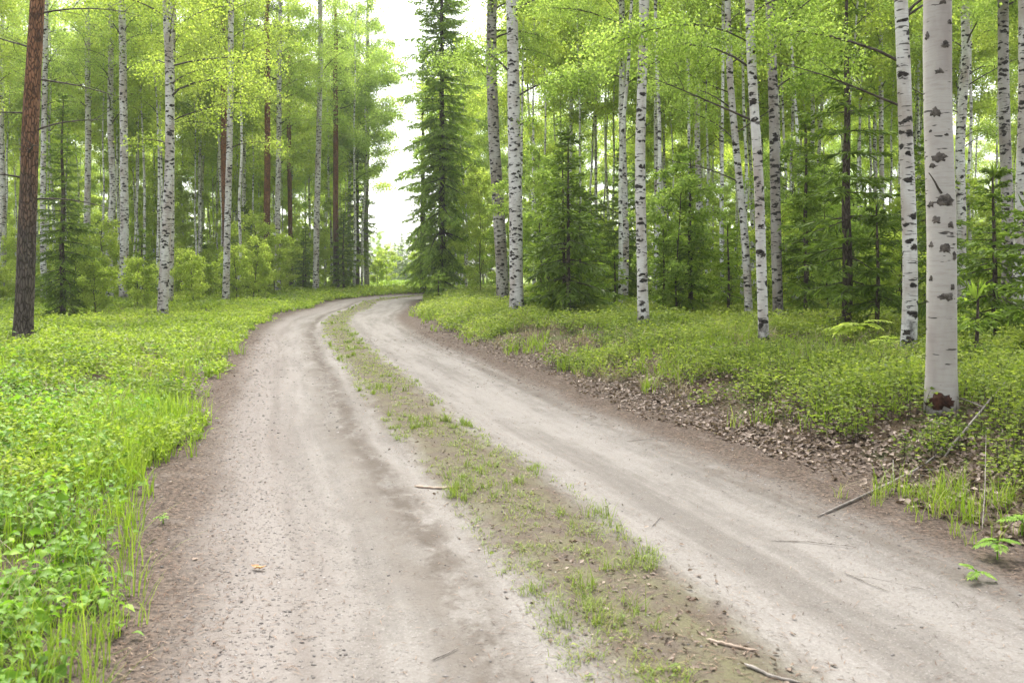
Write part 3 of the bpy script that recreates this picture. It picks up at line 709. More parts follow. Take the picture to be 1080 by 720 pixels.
PS = [proto_sapling(k, H, CR, nl, .082, lf) for k, (H, CR, nl, lf) in enumerate([(3.2,.9,1800,'bleaf_y'),(5.0,1.2,3000,'bleaf'),(6.5,1.4,4000,'bleaf_y'),(2.2,.8,1500,'bleaf_y'),(4.2,1.3,3000,'bleaf_y'),(8.5,1.8,5200,'bleaf_y')])]
PC = [proto_spruce(k, H, BR, 'needle_y' if k % 2 else 'needle', 'spruce_sapling' if H < 7 else 'spruce_tree', ls=.2, dens=.7) for k, (H, BR) in enumerate([(4.5,1.2),(3.2,1.1),(9.0,1.7),(2.2,.9),(15.,2.1)])]
used = set()
KEY = [o.location.copy() for o in COL.objects if o.type == 'EMPTY' and o.parent is None and o.location.length > 1]
def put(proto, x, y, sc, label, cat, group):
    o = proto if proto.name not in used else copy_tree(proto)
    used.add(proto.name)
    o.location = (x, y, g1(x, y)-.03); o.scale = (sc, sc, sc*rng.uniform(.94, 1.06)); o.rotation_euler = (rng.normal()*.015, rng.normal()*.015, rng.random()*6.28)
    tag(o, label, cat, group); KEY.append(o.location.copy())
def gap_ok(x, y, r):
    """keeps the clearing beyond the bend open"""
    px = CX+x/y*F; rp = r/y*F
    return not (px+rp > 392 and px-rp < 440)
def scatter(protos, n, dmin, dmax, umin, r, side, mind, sc, label, cat, group, amax=38, power=1.):
    c = 0; tries = 0
    while c < n and tries < 6000:
        tries += 1
        y = dmin+(dmax-dmin)*rng.random()**power
        a = rng.uniform(-amax, amax); x = y*math.tan(R(a))
        if (side < 0) != (x < -y*.156): continue
        s_, u_ = su([x], [y])
        if abs(u_[0]) < umin: continue
        if not gap_ok(x, y, r): continue
        if any((k.x-x)**2+(k.y-y)**2 < mind*mind for k in KEY): continue
        put(protos[rng.integers(len(protos))], x, y, rng.uniform(*sc), label, cat, group); c += 1
def around(px, d, proto, sc, label, cat, group=None):
    x = (px-CX)/F*d; put(proto, x, d, sc, label, cat, group)
around(290, 44, PS[0], .95, 'light green round bush at the middle of the left verge', 'sapling')
around(262, 47, PS[3], 1.0, 'low bright bush left of the round bush on the left verge', 'sapling')
around(145, 30, PS[3], .9, 'knee high leafy sapling in front of the bowed birch', 'sapling')
around(100, 26, PS[3], .8, 'small leafy sapling between big pine and bowed birch', 'sapling')
around(408, 84, PS[4], 1.0, 'bright sapling in the clearing left of the far spruces', 'sapling')
around(440, 80, PS[0], 1.1, 'bright sapling at the right side of the clearing', 'sapling')
around(398, 72, PS[3], 1.2, 'small bright shrub beside the road bend', 'sapling')
around(714, 22, PS[1], .9, 'thin leafy sapling behind the ringed birch', 'sapling')
around(872, 19, PS[1], .8, 'thin leafy sapling right of the twin birches', 'sapling')
for i, (px, d, k, sc) in enumerate([(425,165,2,1.05),(420,176,2,.85),(430,172,0,1.5),(413,158,0,1.3),(436,160,2,.8),(407,170,2,.75),(443,150,2,.85),(400,150,2,.9),(428,150,0,1.1),(417,185,2,1.0),(432,190,2,.95),(390,160,2,1.),(450,165,2,1.)]):
    around(px, d, PC[k], sc, 'far hazy spruce in the row beyond the clearing', 'spruce tree', 'hazy spruces beyond the clearing')
for i, (px, d, k, sc) in enumerate([(396,140,3,.5),(446,145,4,.5),(411,150,4,.42),(437,170,4,.5),(402,178,3,.45),(422,195,3,.5)]):
    around(px, d, PB[k], sc, 'far pale green birch in the row beyond the clearing', 'birch tree', 'pale birches beyond the clearing')
around(381, 60, PB[0], 1.12, 'dense leafy birch on the left rim of the sky gap', 'birch tree')
around(373, 56, PB[3], 1.1, 'broad leafy birch one step left of the sky gap rim', 'birch tree')
around(385, 72, PB[2], 1.3, 'leafy birch behind the rim trees left of the sky gap', 'birch tree')
around(492, 50, PB[2], .95, 'light leafy birch between the tall spruce and the birch pair', 'birch tree')
around(507, 42, PS[2], 1.0, 'light sapling filling the gap between tall spruce and birch pair', 'sapling')
def fill(protos, n, px0, px1, d0, d1, mind, sc, label, cat, group):
    c = t = 0
    while c < n and t < 3000:
        t += 1; y = rng.uniform(d0, d1); x = (rng.uniform(px0, px1)-CX)/F*y
        if abs(su([x], [y])[1][0]) < 5 or not gap_ok(x, y, 2.) or any((k.x-x)**2+(k.y-y)**2 < mind*mind for k in KEY): continue
        put(protos[rng.integers(len(protos))], x, y, rng.uniform(*sc), label, cat, group); c += 1
fill(PT, 44, -10, 375, 38, 74, 1.2, (.9, 1.15), 'thin straight birch pole with a high crown in the left wood', 'birch tree', 'thin birch poles of the left wood')
fill(PT, 64, 500, 1085, 26, 66, 1.2, (.9, 1.15), 'thin straight birch pole with a high crown in the right wood', 'birch tree', 'thin birch poles of the right wood')
fill(PB, 11, -20, 372, 48, 70, 1.6, (1.1, 1.3), 'full crowned birch in the middle of the left wood', 'birch tree', 'full crowned birches of the left wood')
fill(PB, 9, 495, 1100, 40, 64, 1.6, (1.1, 1.3), 'full crowned birch in the middle of the right wood', 'birch tree', 'full crowned birches of the right wood')
fill(PB, 22, 200, 380, 66, 112, 1.8, (.95, 1.2), 'leafy birch far back in the wood left of the sky gap', 'birch tree', 'far birches left of the sky gap')
fill([PS[5], PS[2], PS[4]], 78, -30, 385, 56, 108, 1.2, (1., 1.4), 'leafy sapling far back in the wood left of the sky gap', 'sapling', 'far saplings left of the sky gap')
fill(PB, 26, 480, 800, 50, 105, 1.8, (.95, 1.2), 'leafy birch far back in the wood right of the sky gap', 'birch tree', 'far birches right of the sky gap')
fill([PS[3], PS[0]], 9, 560, 1100, 19, 36, 1.0, (.7, 1.), 'low bright sapling at the front of the right wood', 'sapling', 'low saplings at the front of the right wood')
fill([PS[3], PS[0]], 14, -20, 330, 33, 50, 1.0, (.7, 1.), 'low bright sapling at the front of the left wood', 'sapling', 'low saplings at the front of the left wood')
fill([PS[5], PS[2], PS[4]], 84, 470, 1080, 52, 108, 1.2, (1., 1.4), 'leafy sapling far back in the wood right of the sky gap', 'sapling', 'far saplings right of the sky gap')
scatter(PB, 46, 44, 100, 5, 2.4, -1, 2.0, (.85, 1.1), 'slim birch standing deep in the wood left of the road', 'birch tree', 'birches deep in the left wood', power=.8)
scatter(PB, 58, 38, 100, 6, 2.4, 1, 2.0, (.85, 1.1), 'slim birch standing deep in the wood right of the road', 'birch tree', 'birches deep in the right wood', power=.8)
scatter([PS[0],PS[3],PS[4]], 36, 34, 75, 4.5, 1.3, -1, 1.1, (.8, 1.2), 'leafy birch sapling among the left wood stems', 'sapling', 'saplings in the left wood')
scatter([PS[0],PS[3],PS[4],PS[1]], 40, 26, 70, 6, 1.3, 1, 1.1, (.8, 1.2), 'leafy birch sapling among the right wood stems', 'sapling', 'saplings in the right wood')
scatter([PC[0], PC[1], PC[3]], 22, 36, 70, 5, 1.5, -1, 1.3, (.8, 1.3), 'small spruce deep in the left wood', 'young spruce', 'small spruces deep in the left wood')
scatter([PC[0], PC[1], PC[3], PC[0]], 48, 19, 60, 6, 1.5, 1, 1.2, (.8, 1.3), 'small spruce deep in the right wood', 'young spruce', 'small spruces deep in the right wood')
scatter([PC[4], PC[2]], 8, 45, 90, 8, 2.3, -1, 3, (.9, 1.2), 'tall spruce among the birches of the left wood', 'spruce tree', 'tall spruces deep in the left wood')
scatter([PC[4], PC[2]], 14, 32, 85, 9, 2.3, 1, 3, (.9, 1.2), 'tall spruce among the birches of the right wood', 'spruce tree', 'tall spruces deep in the right wood')

# ------------------------------------------------------------------ ground cover (nobody could count it)
def wedge(n, dmin, dmax, k, amin=-42, amax=42):
    """points with density falling as distance**-k"""
    e = 2-k
    d = (dmin**e+(dmax**e-dmin**e)*rng.random(n))**(1/e); a = np.radians(rng.uniform(amin, amax, n))
    x = d*np.sin(a); y = d*np.cos(a); return x, y, d
def cover(n, dmin, dmax, k, keep, amin=-42, amax=42):
    x, y, d = wedge(n, dmin, dmax, k, amin, amax); s, u = su(x, y)
    m = keep(x, y, d, s, u); x, y, d, s, u = x[m], y[m], d[m], s[m], u[m]
    return np.stack([x, y, gz(x, y)], 1), d, s, u
def edgeL(s): return 2.38+.35*fbm(s*.5, 0*s+2, 51)+.25*fbm(s*2.2, 0*s, 52)
def edgeR(s, y): return 2.75+.35*fbm(s*.45, 0*s+5, 53)+.3*fbm(s*2., 0*s, 54)+.45*sm(12, 8, y)
def bushes(P, d, nleaf, ls0, H, spread, g=rng, up=.9):
    n = len(P); idx = np.repeat(np.arange(n), nleaf); k = len(idx)
    sc = np.clip((d/9.)**.55, .8, 3.2)[idx]; ph = (g.uniform(.45, 1.2, n)*H*(.5+1.1*vnoise(P[:,0]*.8, P[:,1]*.8, 71)*(.5+vnoise(P[:,0]*2.6, P[:,1]*2.6, 72))))[idx]
    hh = g.random(k)**.6
    off = g.normal(size=(k, 3))*np.array([1, 1, 0])*(spread*np.clip((d/9.)**.3, 1, 2))[idx,None]
    Q = P[idx]+off; Q[:,2] += hh*ph*(1-.35*np.clip(np.hypot(off[:,0], off[:,1])/.3, 0, 1))
    D = unit(k, g); D[:,2] = np.abs(D[:,2])*.5-.1
    Nn = g.normal(size=(k, 3))*.55+np.array([0, 0, up])
    L = ls0*sc*g.uniform(.65, 1.3, k)
    rn = np.clip(.5+.22*g.normal(size=k)+.45*fbm(Q[:,0]*.6, Q[:,1]*.6, 61)+.25*fbm(Q[:,0]*.17, Q[:,1]*.17, 66)+(hh-.5)*.25, 0, 1)
    return Q, D, Nn, L, rn
BARE = [(hit(583, 368)[:2], .8), (hit(556, 360)[:2], .6), (hit(640, 424)[:2], .5), (hit(720, 448)[:2], .5), (hit(800, 470)[:2], .35), (hit(690, 400)[:2], .35)]
def bare(x, y): return np.max([np.exp(-((x-c[0])**2*.6+(y-c[1])**2*.35)/r**2) for c, r in BARE], axis=0)
def lush(P): return .45+1.2*vnoise(P[:,0]*.75, P[:,1]*.75, 71)*(.5+vnoise(P[:,0]*2.6, P[:,1]*2.6, 72))
# left bilberry carpet
P, d, s, u = cover(52000, 3.0, 62, 1.25, lambda x,y,d,s,u: (u < -edgeL(s)) & (d > 5.+2.5*vnoise(x, y, 3)) & (vnoise(x*1.1, y*1.1, 14)+.5*vnoise(x*4, y*4, 15) > .60-.26*sm(14, 36, d)), -44, 0)
b = MB(); Q, D, Nn, L, rn = bushes(P, d, 12, .046, .24, .07)
b.leaves(Q, D, Nn, L, L*.58, rn); tag(b.build('bilberry_cover', M['bilb']), 'bright green bilberry carpet under the left trees', 'ground cover', kind='stuff')
# right bilberry carpet
P, d, s, u = cover(78000, 4.0, 66, 1.25, lambda x,y,d,s,u: (u > edgeR(s, y)) & (bare(x, y)+.3*vnoise(x*5, y*5, 19) < .62) & (np.hypot(x-bb[0]+.03, y-bb[1]+.3) > .27) & (vnoise(x*1.2, y*1.2, 9)+.6*vnoise(x*3.6, y*3.6, 10) > .68+.05*sm(9, 6, d)-.26*sm(16, 40, d)+.22*sm(4.2, 3., u)*sm(13, 9, d)), -14, 46)
b = MB(); Q, D, Nn, L, rn = bushes(P, d, 12, .042, .27, .07)
b.leaves(Q, D, Nn, L, L*.58, rn)
st = P[d < 18]; k = len(st)
b2 = MB(); b2.blades(st, rng.random(k)*6.28, rng.uniform(.10, .30, k), np.full(k, .006), rng.uniform(0, .6, k), rng.random(k))
tag(b.build('bilberry_cover', M['bilb_r']), 'yellow green bilberry carpet on the right bank', 'ground cover', kind='stuff')
tag(b2.build('bilberry_stems', M['twig']), 'thin dark bilberry stems on the right bank', 'ground cover', kind='stuff')
# broad leaved herbs close by on the left
P, d, s, u = cover(17000, 2.0, 16, .95, lambda x,y,d,s,u: (u < -edgeL(s)+.02) & (rng.random(len(u)) < sm(0, .35, -u-edgeL(s)+.08)) & (vnoise(x*1.5, y*1.5, 77)+.4*vnoise(x*5, y*5, 78) > .30+.032*d), -50, 0)
n = len(P); b = MB()
ph = rng.uniform(.06, .27, n)*lush(P)*(.45+.55*sm(0, .6, -u-2.3)); nl_ = 5
idx = np.repeat(np.arange(n), nl_); k = len(idx)
az = rng.random(k)*6.28; rad = rng.uniform(.01, .07, k)
Q = P[idx]+np.stack([np.cos(az)*rad, np.sin(az)*rad, ph[idx]*rng.uniform(.25, 1.1, k)+.01], 1)
D = np.stack([np.cos(az), np.sin(az), rng.uniform(-.5, .4, k)], 1)
L = rng.uniform(.026, .075, k)*(.8+.5*vnoise(Q[:,0]*1.1, Q[:,1]*1.1, 79))
b.leaves6(Q, D, np.array([0, 0, 1.])+.4*rng.normal(size=(k, 3)), L, L*rng.uniform(.45, .75, k), np.clip(.5+.22*rng.normal(size=k)+.5*fbm(Q[:,0]*1.2, Q[:,1]*1.2, 64), 0, 1))
tag(b.build('broad_leaf_herbs', M['herb']), 'broad green herb leaves along the left verge', 'ground cover', kind='stuff')
# grass
b = MB(); bs = MB()
def tufts(P, d, per, H, W, beta, lean=(.1, .9)):
    n = len(P); i = np.repeat(np.arange(n), per); k = len(i); Q = P[i]+rng.normal(size=(k, 3))*np.array([.022, .022, 0])
    h = rng.uniform(.5, 1.1, k)*rng.uniform(H[0], H[1], n)[i]
    return Q, rng.random(k)*6.28, h, W*np.clip((d[i]/6)**.75, .8, 5), rng.uniform(lean[0], lean[1], k), np.clip(rng.beta(*beta, k), 0, 1)
P, d, s, u = cover(14000, 2.6, 55, 1.1, lambda x,y,d,s,u: (u < -edgeL(s)+.08) & (vnoise(x*.9, y*.9, 81)+.28*sm(-4.5, -2.8, u) > .55), -46, 0)
b.blades(*tufts(P, d, 7, (.14, .36), .0055, (2, 3)))
gx0, gy0, _ = hit(185, 440); gx1, gy1, _ = hit(150, 520)
k = 420; f = rng.random(k); P = np.stack([gx0+(gx1-gx0)*f-np.abs(rng.normal(size=k))*.55, gy0+(gy1-gy0)*f+rng.normal(size=k)*.5, 0*f], 1); P[:,2] = gz(P[:,0], P[:,1])
b.blades(*tufts(P, np.hypot(P[:,0], P[:,1]), 9, (.14, .42), .006, (2, 2.6)))
P, d, s, u = cover(20000, 3.5, 60, 1.1, lambda x,y,d,s,u: (u > edgeR(s, y)-.2) & (vnoise(x*.8, y*.8, 83)+.25*vnoise(x*3, y*3, 84) > .66), -14, 46)
b.blades(*tufts(P, d, 7, (.12, .34), .005, (2.5, 2.5)))
P, d, s, u = cover(15000, 3.5, 50, 1.1, lambda x,y,d,s,u: ((u > edgeR(s, y)-.2) | (u < -edgeL(s)-.3)) & (vnoise(x*.7, y*.7, 86)+.25*vnoise(x*3, y*3, 87) > .64), -46, 46)
bs.blades(*tufts(P, d, 6, (.14, .4), .0042, (2, 2), (.3, 1.4)))
# a loose tuft band at the foot of the bank in the lower right
tx0, ty0, _ = hit(955, 528); tx1, ty1, _ = hit(1050, 540)
k = 120; f = rng.random(k); P = np.stack([tx0+(tx1-tx0)*f+rng.normal(size=k)*.16, ty0+(ty1-ty0)*f+rng.normal(size=k)*.22, 0*f], 1)
P = P[vnoise(P[:,0]*4, P[:,1]*4, 3) > .38]; P[:,2] = gz(P[:,0], P[:,1]); dd_ = np.hypot(P[:,0], P[:,1])
b.blades(*tufts(P, dd_, 8, (.08, .27), .0045, (2, 2))); bs.blades(*tufts(P[::3], dd_[::3], 5, (.08, .25), .004, (2, 2), (.4, 1.5)))
tag(b.build('verge_grass', M['grass']), 'green grass blades growing along both verges', 'grass', kind='stuff')
tag(bs.build('dry_straw', M['straw']), 'pale dry straw among the verge plants', 'grass', kind='stuff')
# clearing grass beyond the bend
x = rng.uniform(-40, 0, 9000); y = rng.uniform(56, 120, 9000); s, u = su(x, y); m_ = np.abs(u) > 2.7
P = np.stack([x[m_], y[m_], gz(x[m_], y[m_])], 1); n = len(P)
b = MB(); b.blades(P, rng.random(n)*6.28, rng.uniform(.2, .5, n), np.full(n, .05), rng.uniform(.1, .8, n), rng.random(n)*.7)
tag(b.build('clearing_grass', M['grass']), 'bright grass in the clearing beyond the bend', 'grass', kind='stuff')
# middle strip grass
P, d, s, u = cover(90000, 2.4, 60, 1.1, lambda x,y,d,s,u: (np.abs(u+.1*fbm(s*.4, 0*s, 4)) < .46) & (vnoise(u*4, s*1.1, 91)+.6*vnoise(u*11, s*7, 92)-.4*np.abs(u)+.30*sm(5, 13, d)-.03*sm(5, 3.5, d) > .66), -30, 36)
n = len(P); b = MB(); hs_ = .35+1.5*vnoise(P[:,0]*2.2, P[:,1]*2.2, 93)**1.6
b.blades(*tufts(P, d, 5, (.012*1, .055), .0042, (2, 2), (.5, 1.8)))
big = rng.random(n) < .16*sm(.45, .7, vnoise(P[:,0]*1.6, P[:,1]*1.6, 95)); b.blades(*tufts(P[big], d[big], 14, (.05, .14), .0045, (1.6, 3), (.3, 1.3)))
k = rng.choice(n, min(n, 700), replace=False); Pk = P[k]; nk = len(k); az = rng.random(nk)*6.28
Lk = rng.uniform(.012, .03, nk)
b.leaves6(Pk+[0, 0, .012], np.stack([np.cos(az), np.sin(az), .25+0*az], 1), np.tile([0, 0, 1.], (nk, 1))+.2*rng.normal(size=(nk, 3)), Lk, Lk*.6, rng.random(nk)*.8)
tag(b.build('strip_grass', M['drygrass']), 'short worn grass along the middle of the road', 'grass', kind='stuff')
# dead leaves on the right bank, a few elsewhere
b = MB()
P, d, s, u = cover(150000, 3.2, 26, 1.2, lambda x,y,d,s,u: (u > 2.35+.25*fbm(s, 0*s, 5)) & (u < 8.5) & (rng.random(len(u)) < (np.exp(-((u-3.1)/.75)**2)+.30*sm(3.2, 4.2, u)+.8*bare(x, y))*(.3+1.25*sm(14, 9, d)*vnoise(x*1.2, y*1.2, 4))), -14, 44)
n = len(P); az = rng.random(n)*6.28
P[:,2] += .006+.03*rng.random(n)*sm(2.5, 3.2, u)
L = rng.uniform(.03, .062, n)
b.leaves6(P, np.stack([np.cos(az), np.sin(az), rng.normal(size=n)*.35], 1), np.array([0, 0, 1.])+.45*rng.normal(size=(n, 3)), L, L*rng.uniform(.55, .8, n), rng.beta(2, 2.2, n), .3, -.12)
P, d, s, u = cover(9000, 2.2, 22, 1.1, lambda x,y,d,s,u: (u < -2.0) & (rng.random(len(u)) < .55*np.exp(-((u+2.75)/.4)**2)), -48, 10)
n = len(P); az = rng.random(n)*6.28; P[:,2] += .008; L = rng.uniform(.02, .05, n)
b.leaves6(P, np.stack([np.cos(az), np.sin(az), rng.normal(size=n)*.25], 1), np.array([0, 0, 1.])+.35*rng.normal(size=(n, 3)), L, L*.6, rng.beta(2, 3, n), .3, -.12)
P, d, s, u = cover(16000, 2.4, 16, 1.2, lambda x,y,d,s,u: (np.abs(u) < .7) & (rng.random(len(u)) < .6*np.exp(-(u/.4)**2)), -20, 36)
n = len(P); az = rng.random(n)*6.28; P[:,2] += .006; L = rng.uniform(.012, .035, n)
b.leaves6(P, np.stack([np.cos(az), np.sin(az), rng.normal(size=n)*.3], 1), np.array([0, 0, 1.])+.4*rng.normal(size=(n, 3)), L, L*.6, rng.beta(1.6, 2.6, n), .3, -.12)
tag(b.build('dead_leaves', M['dleaf']), 'brown dead leaves lying on the bank and road margins', 'leaf litter', kind='stuff')
# needles and twig crumbs
b = MB()
P, d, s, u = cover(120000, 2.2, 22, 1.2, lambda x,y,d,s,u: (rng.random(len(u)) < np.exp(-((np.abs(u)-2.25)/.5)**2)+.5*np.exp(-(u/.5)**2)+.07), -48, 44)
n = len(P); az = rng.random(n)*6.28; P[:,2] += .004+.004*rng.random(n)
L = rng.uniform(.02, .07, n)*np.clip((d/6)**.5, 1, 2)
b.leaves(P, np.stack([np.cos(az), np.sin(az), rng.normal(size=n)*.08], 1), np.tile([0, 0, 1.], (n, 1)), L, .0035*np.clip(d/5, 1, 4)+0*L, rng.random(n), .3)
tag(b.build('needle_litter', M['litter']), 'red brown pine needles strewn along the road margins', 'litter', kind='stuff')
# gravel
ico = np.array([[0,0,1],[1,0,0],[0,1,0],[-1,0,0],[0,-1,0],[0,0,-1]], float)
ring = np.array([[math.cos(a), math.sin(a), 0] for a in np.linspace(0, 6.283, 6, endpoint=False)])
stv = np.concatenate([ring*.75+[0,0,-.45], ring*1.+[0,0,.1], ring*.55+[0,0,.62]])
stq = [[i, (i+1)%6, 6+(i+1)%6, 6+i] for i in range(6)]+[[6+i, 6+(i+1)%6, 12+(i+1)%6, 12+i] for i in range(6)]+[[12,13,14,15],[12,15,16,17]]
P, d, s, u = cover(120000, 2.2, 20, 1.15, lambda x,y,d,s,u: (np.abs(u) < 2.6) & (rng.random(len(u)) < .55*np.exp(-((u+1.75)/.38)**2)+.5*np.exp(-((u+.80)/.2)**2)*sm(.4,.6,vnoise(u*2, s*.8, 28))+.03+.10*np.exp(-(u/.5)**2)+.16*np.exp(-((u-1.95)/.3)**2)), -48, 44)
n = len(P); sz = (.002+.0085*rng.random(n)**4)*np.clip((d/5)**.5, .9, 2); az = rng.random(n)*6.28
V = stv[None]*(1+.22*rng.normal(size=(n, 18, 1)))*np.stack([sz*rng.uniform(.8, 1.3, n), sz*rng.uniform(.7, 1.1, n), sz*rng.uniform(.45, .8, n)], 1)[:,None,:]
c_, s_ = np.cos(az)[:,None], np.sin(az)[:,None]
V = np.stack([V[:,:,0]*c_-V[:,:,1]*s_, V[:,:,0]*s_+V[:,:,1]*c_, V[:,:,2]], -1)+P[:,None,:]
b = MB(); b.add(V.reshape(-1, 3), (np.array(stq)[None]+np.arange(n)[:,None,None]*18).reshape(-1, 4), np.repeat(rng.beta(1.6, 2.2, n), 18))
tag(b.build('gravel', M['stone']), 'small loose stones scattered over the dirt road', 'gravel', kind='stuff')

# ------------------------------------------------------------------ countable small things
def stick(name, pts, r0, r1, mat, label, cat, side=0, seed=1, lift=.008):
    g = np.random.default_rng(seed)
    W = np.array([np.array(hit(*p[:2]))+[0, 0, (p[2] if len(p) > 2 else 0)+lift] for p in pts]); o = W[0].copy()
    P = smooth_path(W-o, 14); P[1:-1] += g.normal(size=(12, 3))*r0*.18
    t = empty(name, o, label, cat); m = MB(); m.tube(P, np.linspace(r0, r1, 14)*np.minimum(1, np.array([.3,.8]+[1]*10+[.8,.3])), 7, rough=.12, seed=seed); m.build('stem', mat, t, True)
    for k in range(side):
        i = 3+int(g.random()*9); Dv = P[i+1]-P[i]; az = math.atan2(Dv[1], Dv[0])+g.choice([-1, 1])*g.uniform(.5, 1.1)
        q = MB(); q.tube(branch_pts(P[i], az, g.uniform(.0, .5), g.uniform(.12, .4), .3, 4, g), np.linspace(r0*.5, r1*.5, 5), 5); q.build('side_twig', mat, t, True)
    return t
stick('fallen_branch', [(862,547),(905,527),(945,508),(985,490),(1000,468,.04)], .009, .006, M['dead'], 'grey fallen branch on the leaf littered bank at lower right', 'branch', 3, 1)
stick('fallen_branch', [(992,492,.02),(1025,462,.12),(1062,428,.22)], .010, .005, M['dead'], 'grey leaning branch propped among bilberries below the big birch', 'branch', 2, 2)
stick('broken_stick', [(437,514),(465,516),(490,515)], .011, .008, M['deadpale'], 'short brown stick lying across the grassy middle strip', 'stick', 0, 3)
stick('broken_stick', [(745,676),(775,684),(800,690)], .008, .005, M['deadpale'], 'brown stick at the lower right end of the middle strip', 'stick', 0, 4)
stick('broken_stick', [(785,706),(815,716),(845,722)], .008, .005, M['dead'], 'brown stick crossing the bottom edge of the picture', 'stick', 0, 5)
stick('dry_twig', [(812,571),(850,573),(905,578)], .0034, .0018, M['dead'], 'long thin dark twig on the right wheel track', 'twig', 2, 6)
stick('dry_twig', [(890,606),(915,616),(938,627)], .0034, .0018, M['dead'], 'crooked dark twig at the lower right of the wheel track', 'twig', 1, 7)
stick('dry_twig', [(660,466),(684,464),(706,466)], .0034, .0018, M['dead'], 'dark twig at the edge of the right needle margin', 'twig', 1, 8)
stick('dry_twig', [(688,556),(697,545)], .0034, .0018, M['dead'], 'tiny upright looking twig on the right wheel track', 'twig', 0, 9)
stick('dry_twig', [(455,698),(478,690),(484,684)], .0034, .0018, M['dead'], 'small dark twig in the left wheel track near the bottom', 'twig', 0, 10)
stick('dry_twig', [(1036,563,.02),(1039,535,.12),(1040,500,.30)], .0034, .0018, M['dead'], 'thin grey twig standing upright in the lower right bank', 'twig', 0, 12)
# orange leaf on the left track
x, y, z = hit(267, 603); m = MB()
m.leaves6(np.array([[0,0,.006],[.03,.01,.008]]), np.array([[1.,.1,.1],[-.9,.2,.15]]), np.array([[0,.2,1.],[.1,-.2,1]]), np.array([.07,.05]), np.array([.035,.03]), np.array([.8,.3]), .3, -.15)
tag(m.build('fallen_leaf', M['orange'], loc=(x, y, z)), 'orange brown dead leaf on the pale left wheel track', 'leaf')
# pinnate seedlings and ferns
def frond_plant(name, px, py, nf, L, H, label, cat, group=None, seed=1, pin=7, leaf='herb', lw=.4):
    g = np.random.default_rng(seed); x, y, z = hit(px, py); t = empty(name, (x, y, z), label, cat, group)
    for i in range(nf):
        az = i*6.283/nf+g.normal()*.35; el = g.uniform(.1, .5)
        p0 = np.array([0, 0, H*g.uniform(.75, 1.)]); P = branch_pts(p0, az, el, L*g.uniform(.8, 1.1), R(45), 6, g)
        m = MB(); m.tube(P, np.linspace(.004, .002, 7), 4)
        pos = []; dr = []; ll = []
        for j in range(pin):
            f = (.25+.75*j/(pin-1)); s = min(5.99, f*6); bq = int(s); p = P[bq]+(P[bq+1]-P[bq])*(s-bq); fw = P[bq+1]-P[bq]; fw /= np.linalg.norm(fw)
            la = np.array([-fw[1], fw[0], 0])
            for sd in (-1, 1): pos.append(p); dr.append(la*sd+fw*.55); ll.append(L*.38*(1.15-.75*abs(f-.45)))
        pos.append(P[-1]); dr.append(P[-1]-P[-2]); ll.append(L*.3)
        k = len(pos); ll = np.array(ll)
        m.leaves6(np.array(pos), np.array(dr), np.tile([0, 0, 1.], (k, 1))+.12*g.normal(size=(k, 3)), ll, ll*lw, np.clip(.6+.15*g.normal(size=k), 0, 1), .12, .12)
        m.build('frond', M[leaf], t)
    m = MB(); m.tube(np.array([[0, 0, -.02], [0, 0, H*.5], [0, 0, H]]), [.005, .004, .003], 5); m.build('stem', M['herb'], t)
    return t
frond_plant('rowan_seedling', 1052, 592, 4, .12, .10, 'bright green rowan seedling at the right edge of the road', 'seedling', seed=21)
frond_plant('rowan_seedling', 1030, 612, 3, .08, .05, 'smallest bright rowan seedling, lowest on the right bank foot', 'seedling', seed=22)
frond_plant('rowan_seedling', 1078, 566, 4, .12, .10, 'rowan seedling cut by the right edge, above the other seedlings', 'seedling', seed=23)
frond_plant('rowan_sapling', 905, 362, 7, .42, .30, 'low rowan sapling with light feathery leaves left of the flecked birch', 'sapling', seed=24, pin=8, leaf='bleaf_y')
frond_plant('rowan_sapling', 882, 360, 6, .36, .22, 'smaller feathery rowan sapling right of the twin birches', 'sapling', seed=25, pin=8, leaf='bleaf_y')
frond_plant('rowan_sapling', 935, 372, 6, .36, .2, 'feathery rowan sapling touching the foot of the flecked birch', 'sapling', seed=26, pin=8, leaf='bleaf_y')
frond_plant('young_herb', 106, 642, 5, .09, .07, 'single leafy herb at the edge of the left needle margin', 'herb', seed=27, pin=3, lw=.55)
frond_plant('young_herb', 172, 552, 4, .05, .04, 'tiny herb growing alone in the left needle margin', 'herb', seed=28, pin=3, lw=.55)

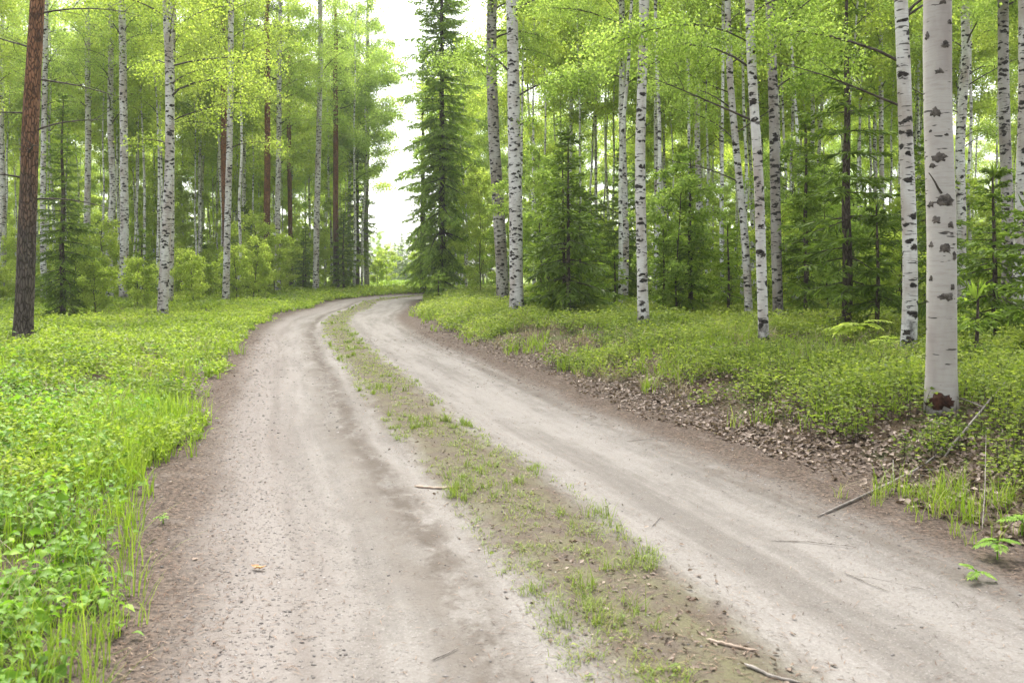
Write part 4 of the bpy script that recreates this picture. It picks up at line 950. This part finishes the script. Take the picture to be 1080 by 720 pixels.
# ------------------------------------------------------------------ air
def box(name, x0, x1, y0, y1, z0, z1, mat):
    v = [(x, y, z) for z in (z0, z1) for y in (y0, y1) for x in (x0, x1)]
    me = bpy.data.meshes.new(name); me.from_pydata(v, [], [(0,2,3,1),(4,5,7,6),(0,1,5,4),(2,6,7,3),(0,4,6,2),(1,3,7,5)]); me.materials.append(mat)
    o = bpy.data.objects.new(name, me); COL.objects.link(o); return o
HAZE = .00045
if HAZE:
    m, nt = new_mat('thin_mist'); pv = nt.nodes.new('ShaderNodeVolumePrincipled'); pv.inputs['Density'].default_value = HAZE
    pv.inputs['Color'].default_value = (.92, .95, .97, 1); pv.inputs['Anisotropy'].default_value = .2
    nt.links.new(pv.outputs[0], nt.nodes.new('ShaderNodeOutputMaterial').inputs['Volume'])
    tag(box('haze', -230, 230, -40, 340, -2, 34, m), 'thin pale spring haze between the trees', 'haze', kind='stuff')

# ------------------------------------------------------------------ light
EL, AZ = 58., 6.           # overcast: a broad soft sun ahead above the road gap
w = bpy.data.worlds.new('World'); scene.world = w; w.use_nodes = True
N = NT(w.node_tree); w.node_tree.nodes.clear()
sky = N.n('ShaderNodeTexSky', sky_type='NISHITA', sun_disc=False)
sky.sun_elevation = R(EL); sky.sun_rotation = R(AZ-14); sky.air_density = 1.; sky.dust_density = 4.; sky.ozone_density = 1.
hs = N.n('ShaderNodeHueSaturation', i={'Saturation':.22, 'Value':1., 'Color':sky.outputs[0]})
bg = N.n('ShaderNodeBackground', i={'Color':hs.outputs[0], 'Strength':.11})
w.node_tree.links.new(bg.outputs[0], N.n('ShaderNodeOutputWorld').inputs[0])
sl = bpy.data.lights.new('sun', 'SUN'); sl.energy = 1.5; sl.angle = R(24); sl.color = (1, .97, .92)
so = bpy.data.objects.new('sun', sl); COL.objects.link(so)
a = R(AZ-14); dirv = Vector((math.sin(a)*math.cos(R(EL)), math.cos(a)*math.cos(R(EL)), math.sin(R(EL))))
so.rotation_euler = dirv.to_track_quat('Z', 'Y').to_euler(); so.location = (0, 0, 60)

# ------------------------------------------------------------------ camera and picture
cam = bpy.data.cameras.new('camera'); co = bpy.data.objects.new('camera', cam); COL.objects.link(co)
co.location = (0, 0, EYE); co.rotation_euler = (R(90), 0, 0)
cam.sensor_width = 36; cam.lens = F/1080*36; cam.shift_y = -(360-HY)/1080; cam.clip_end = 2000; cam.clip_start = .05
cam.dof.use_dof = True; cam.dof.focus_distance = 10.5; cam.dof.aperture_fstop = 4.0
scene.camera = co
scene.view_settings.view_transform = 'Standard'; scene.view_settings.look = 'None'; scene.view_settings.gamma = 1
scene.view_settings.exposure = 2.27
scene.cycles.volume_bounces = 1; scene.cycles.transparent_max_bounces = 8
scene.render.resolution_x = 1024; scene.render.resolution_y = 682
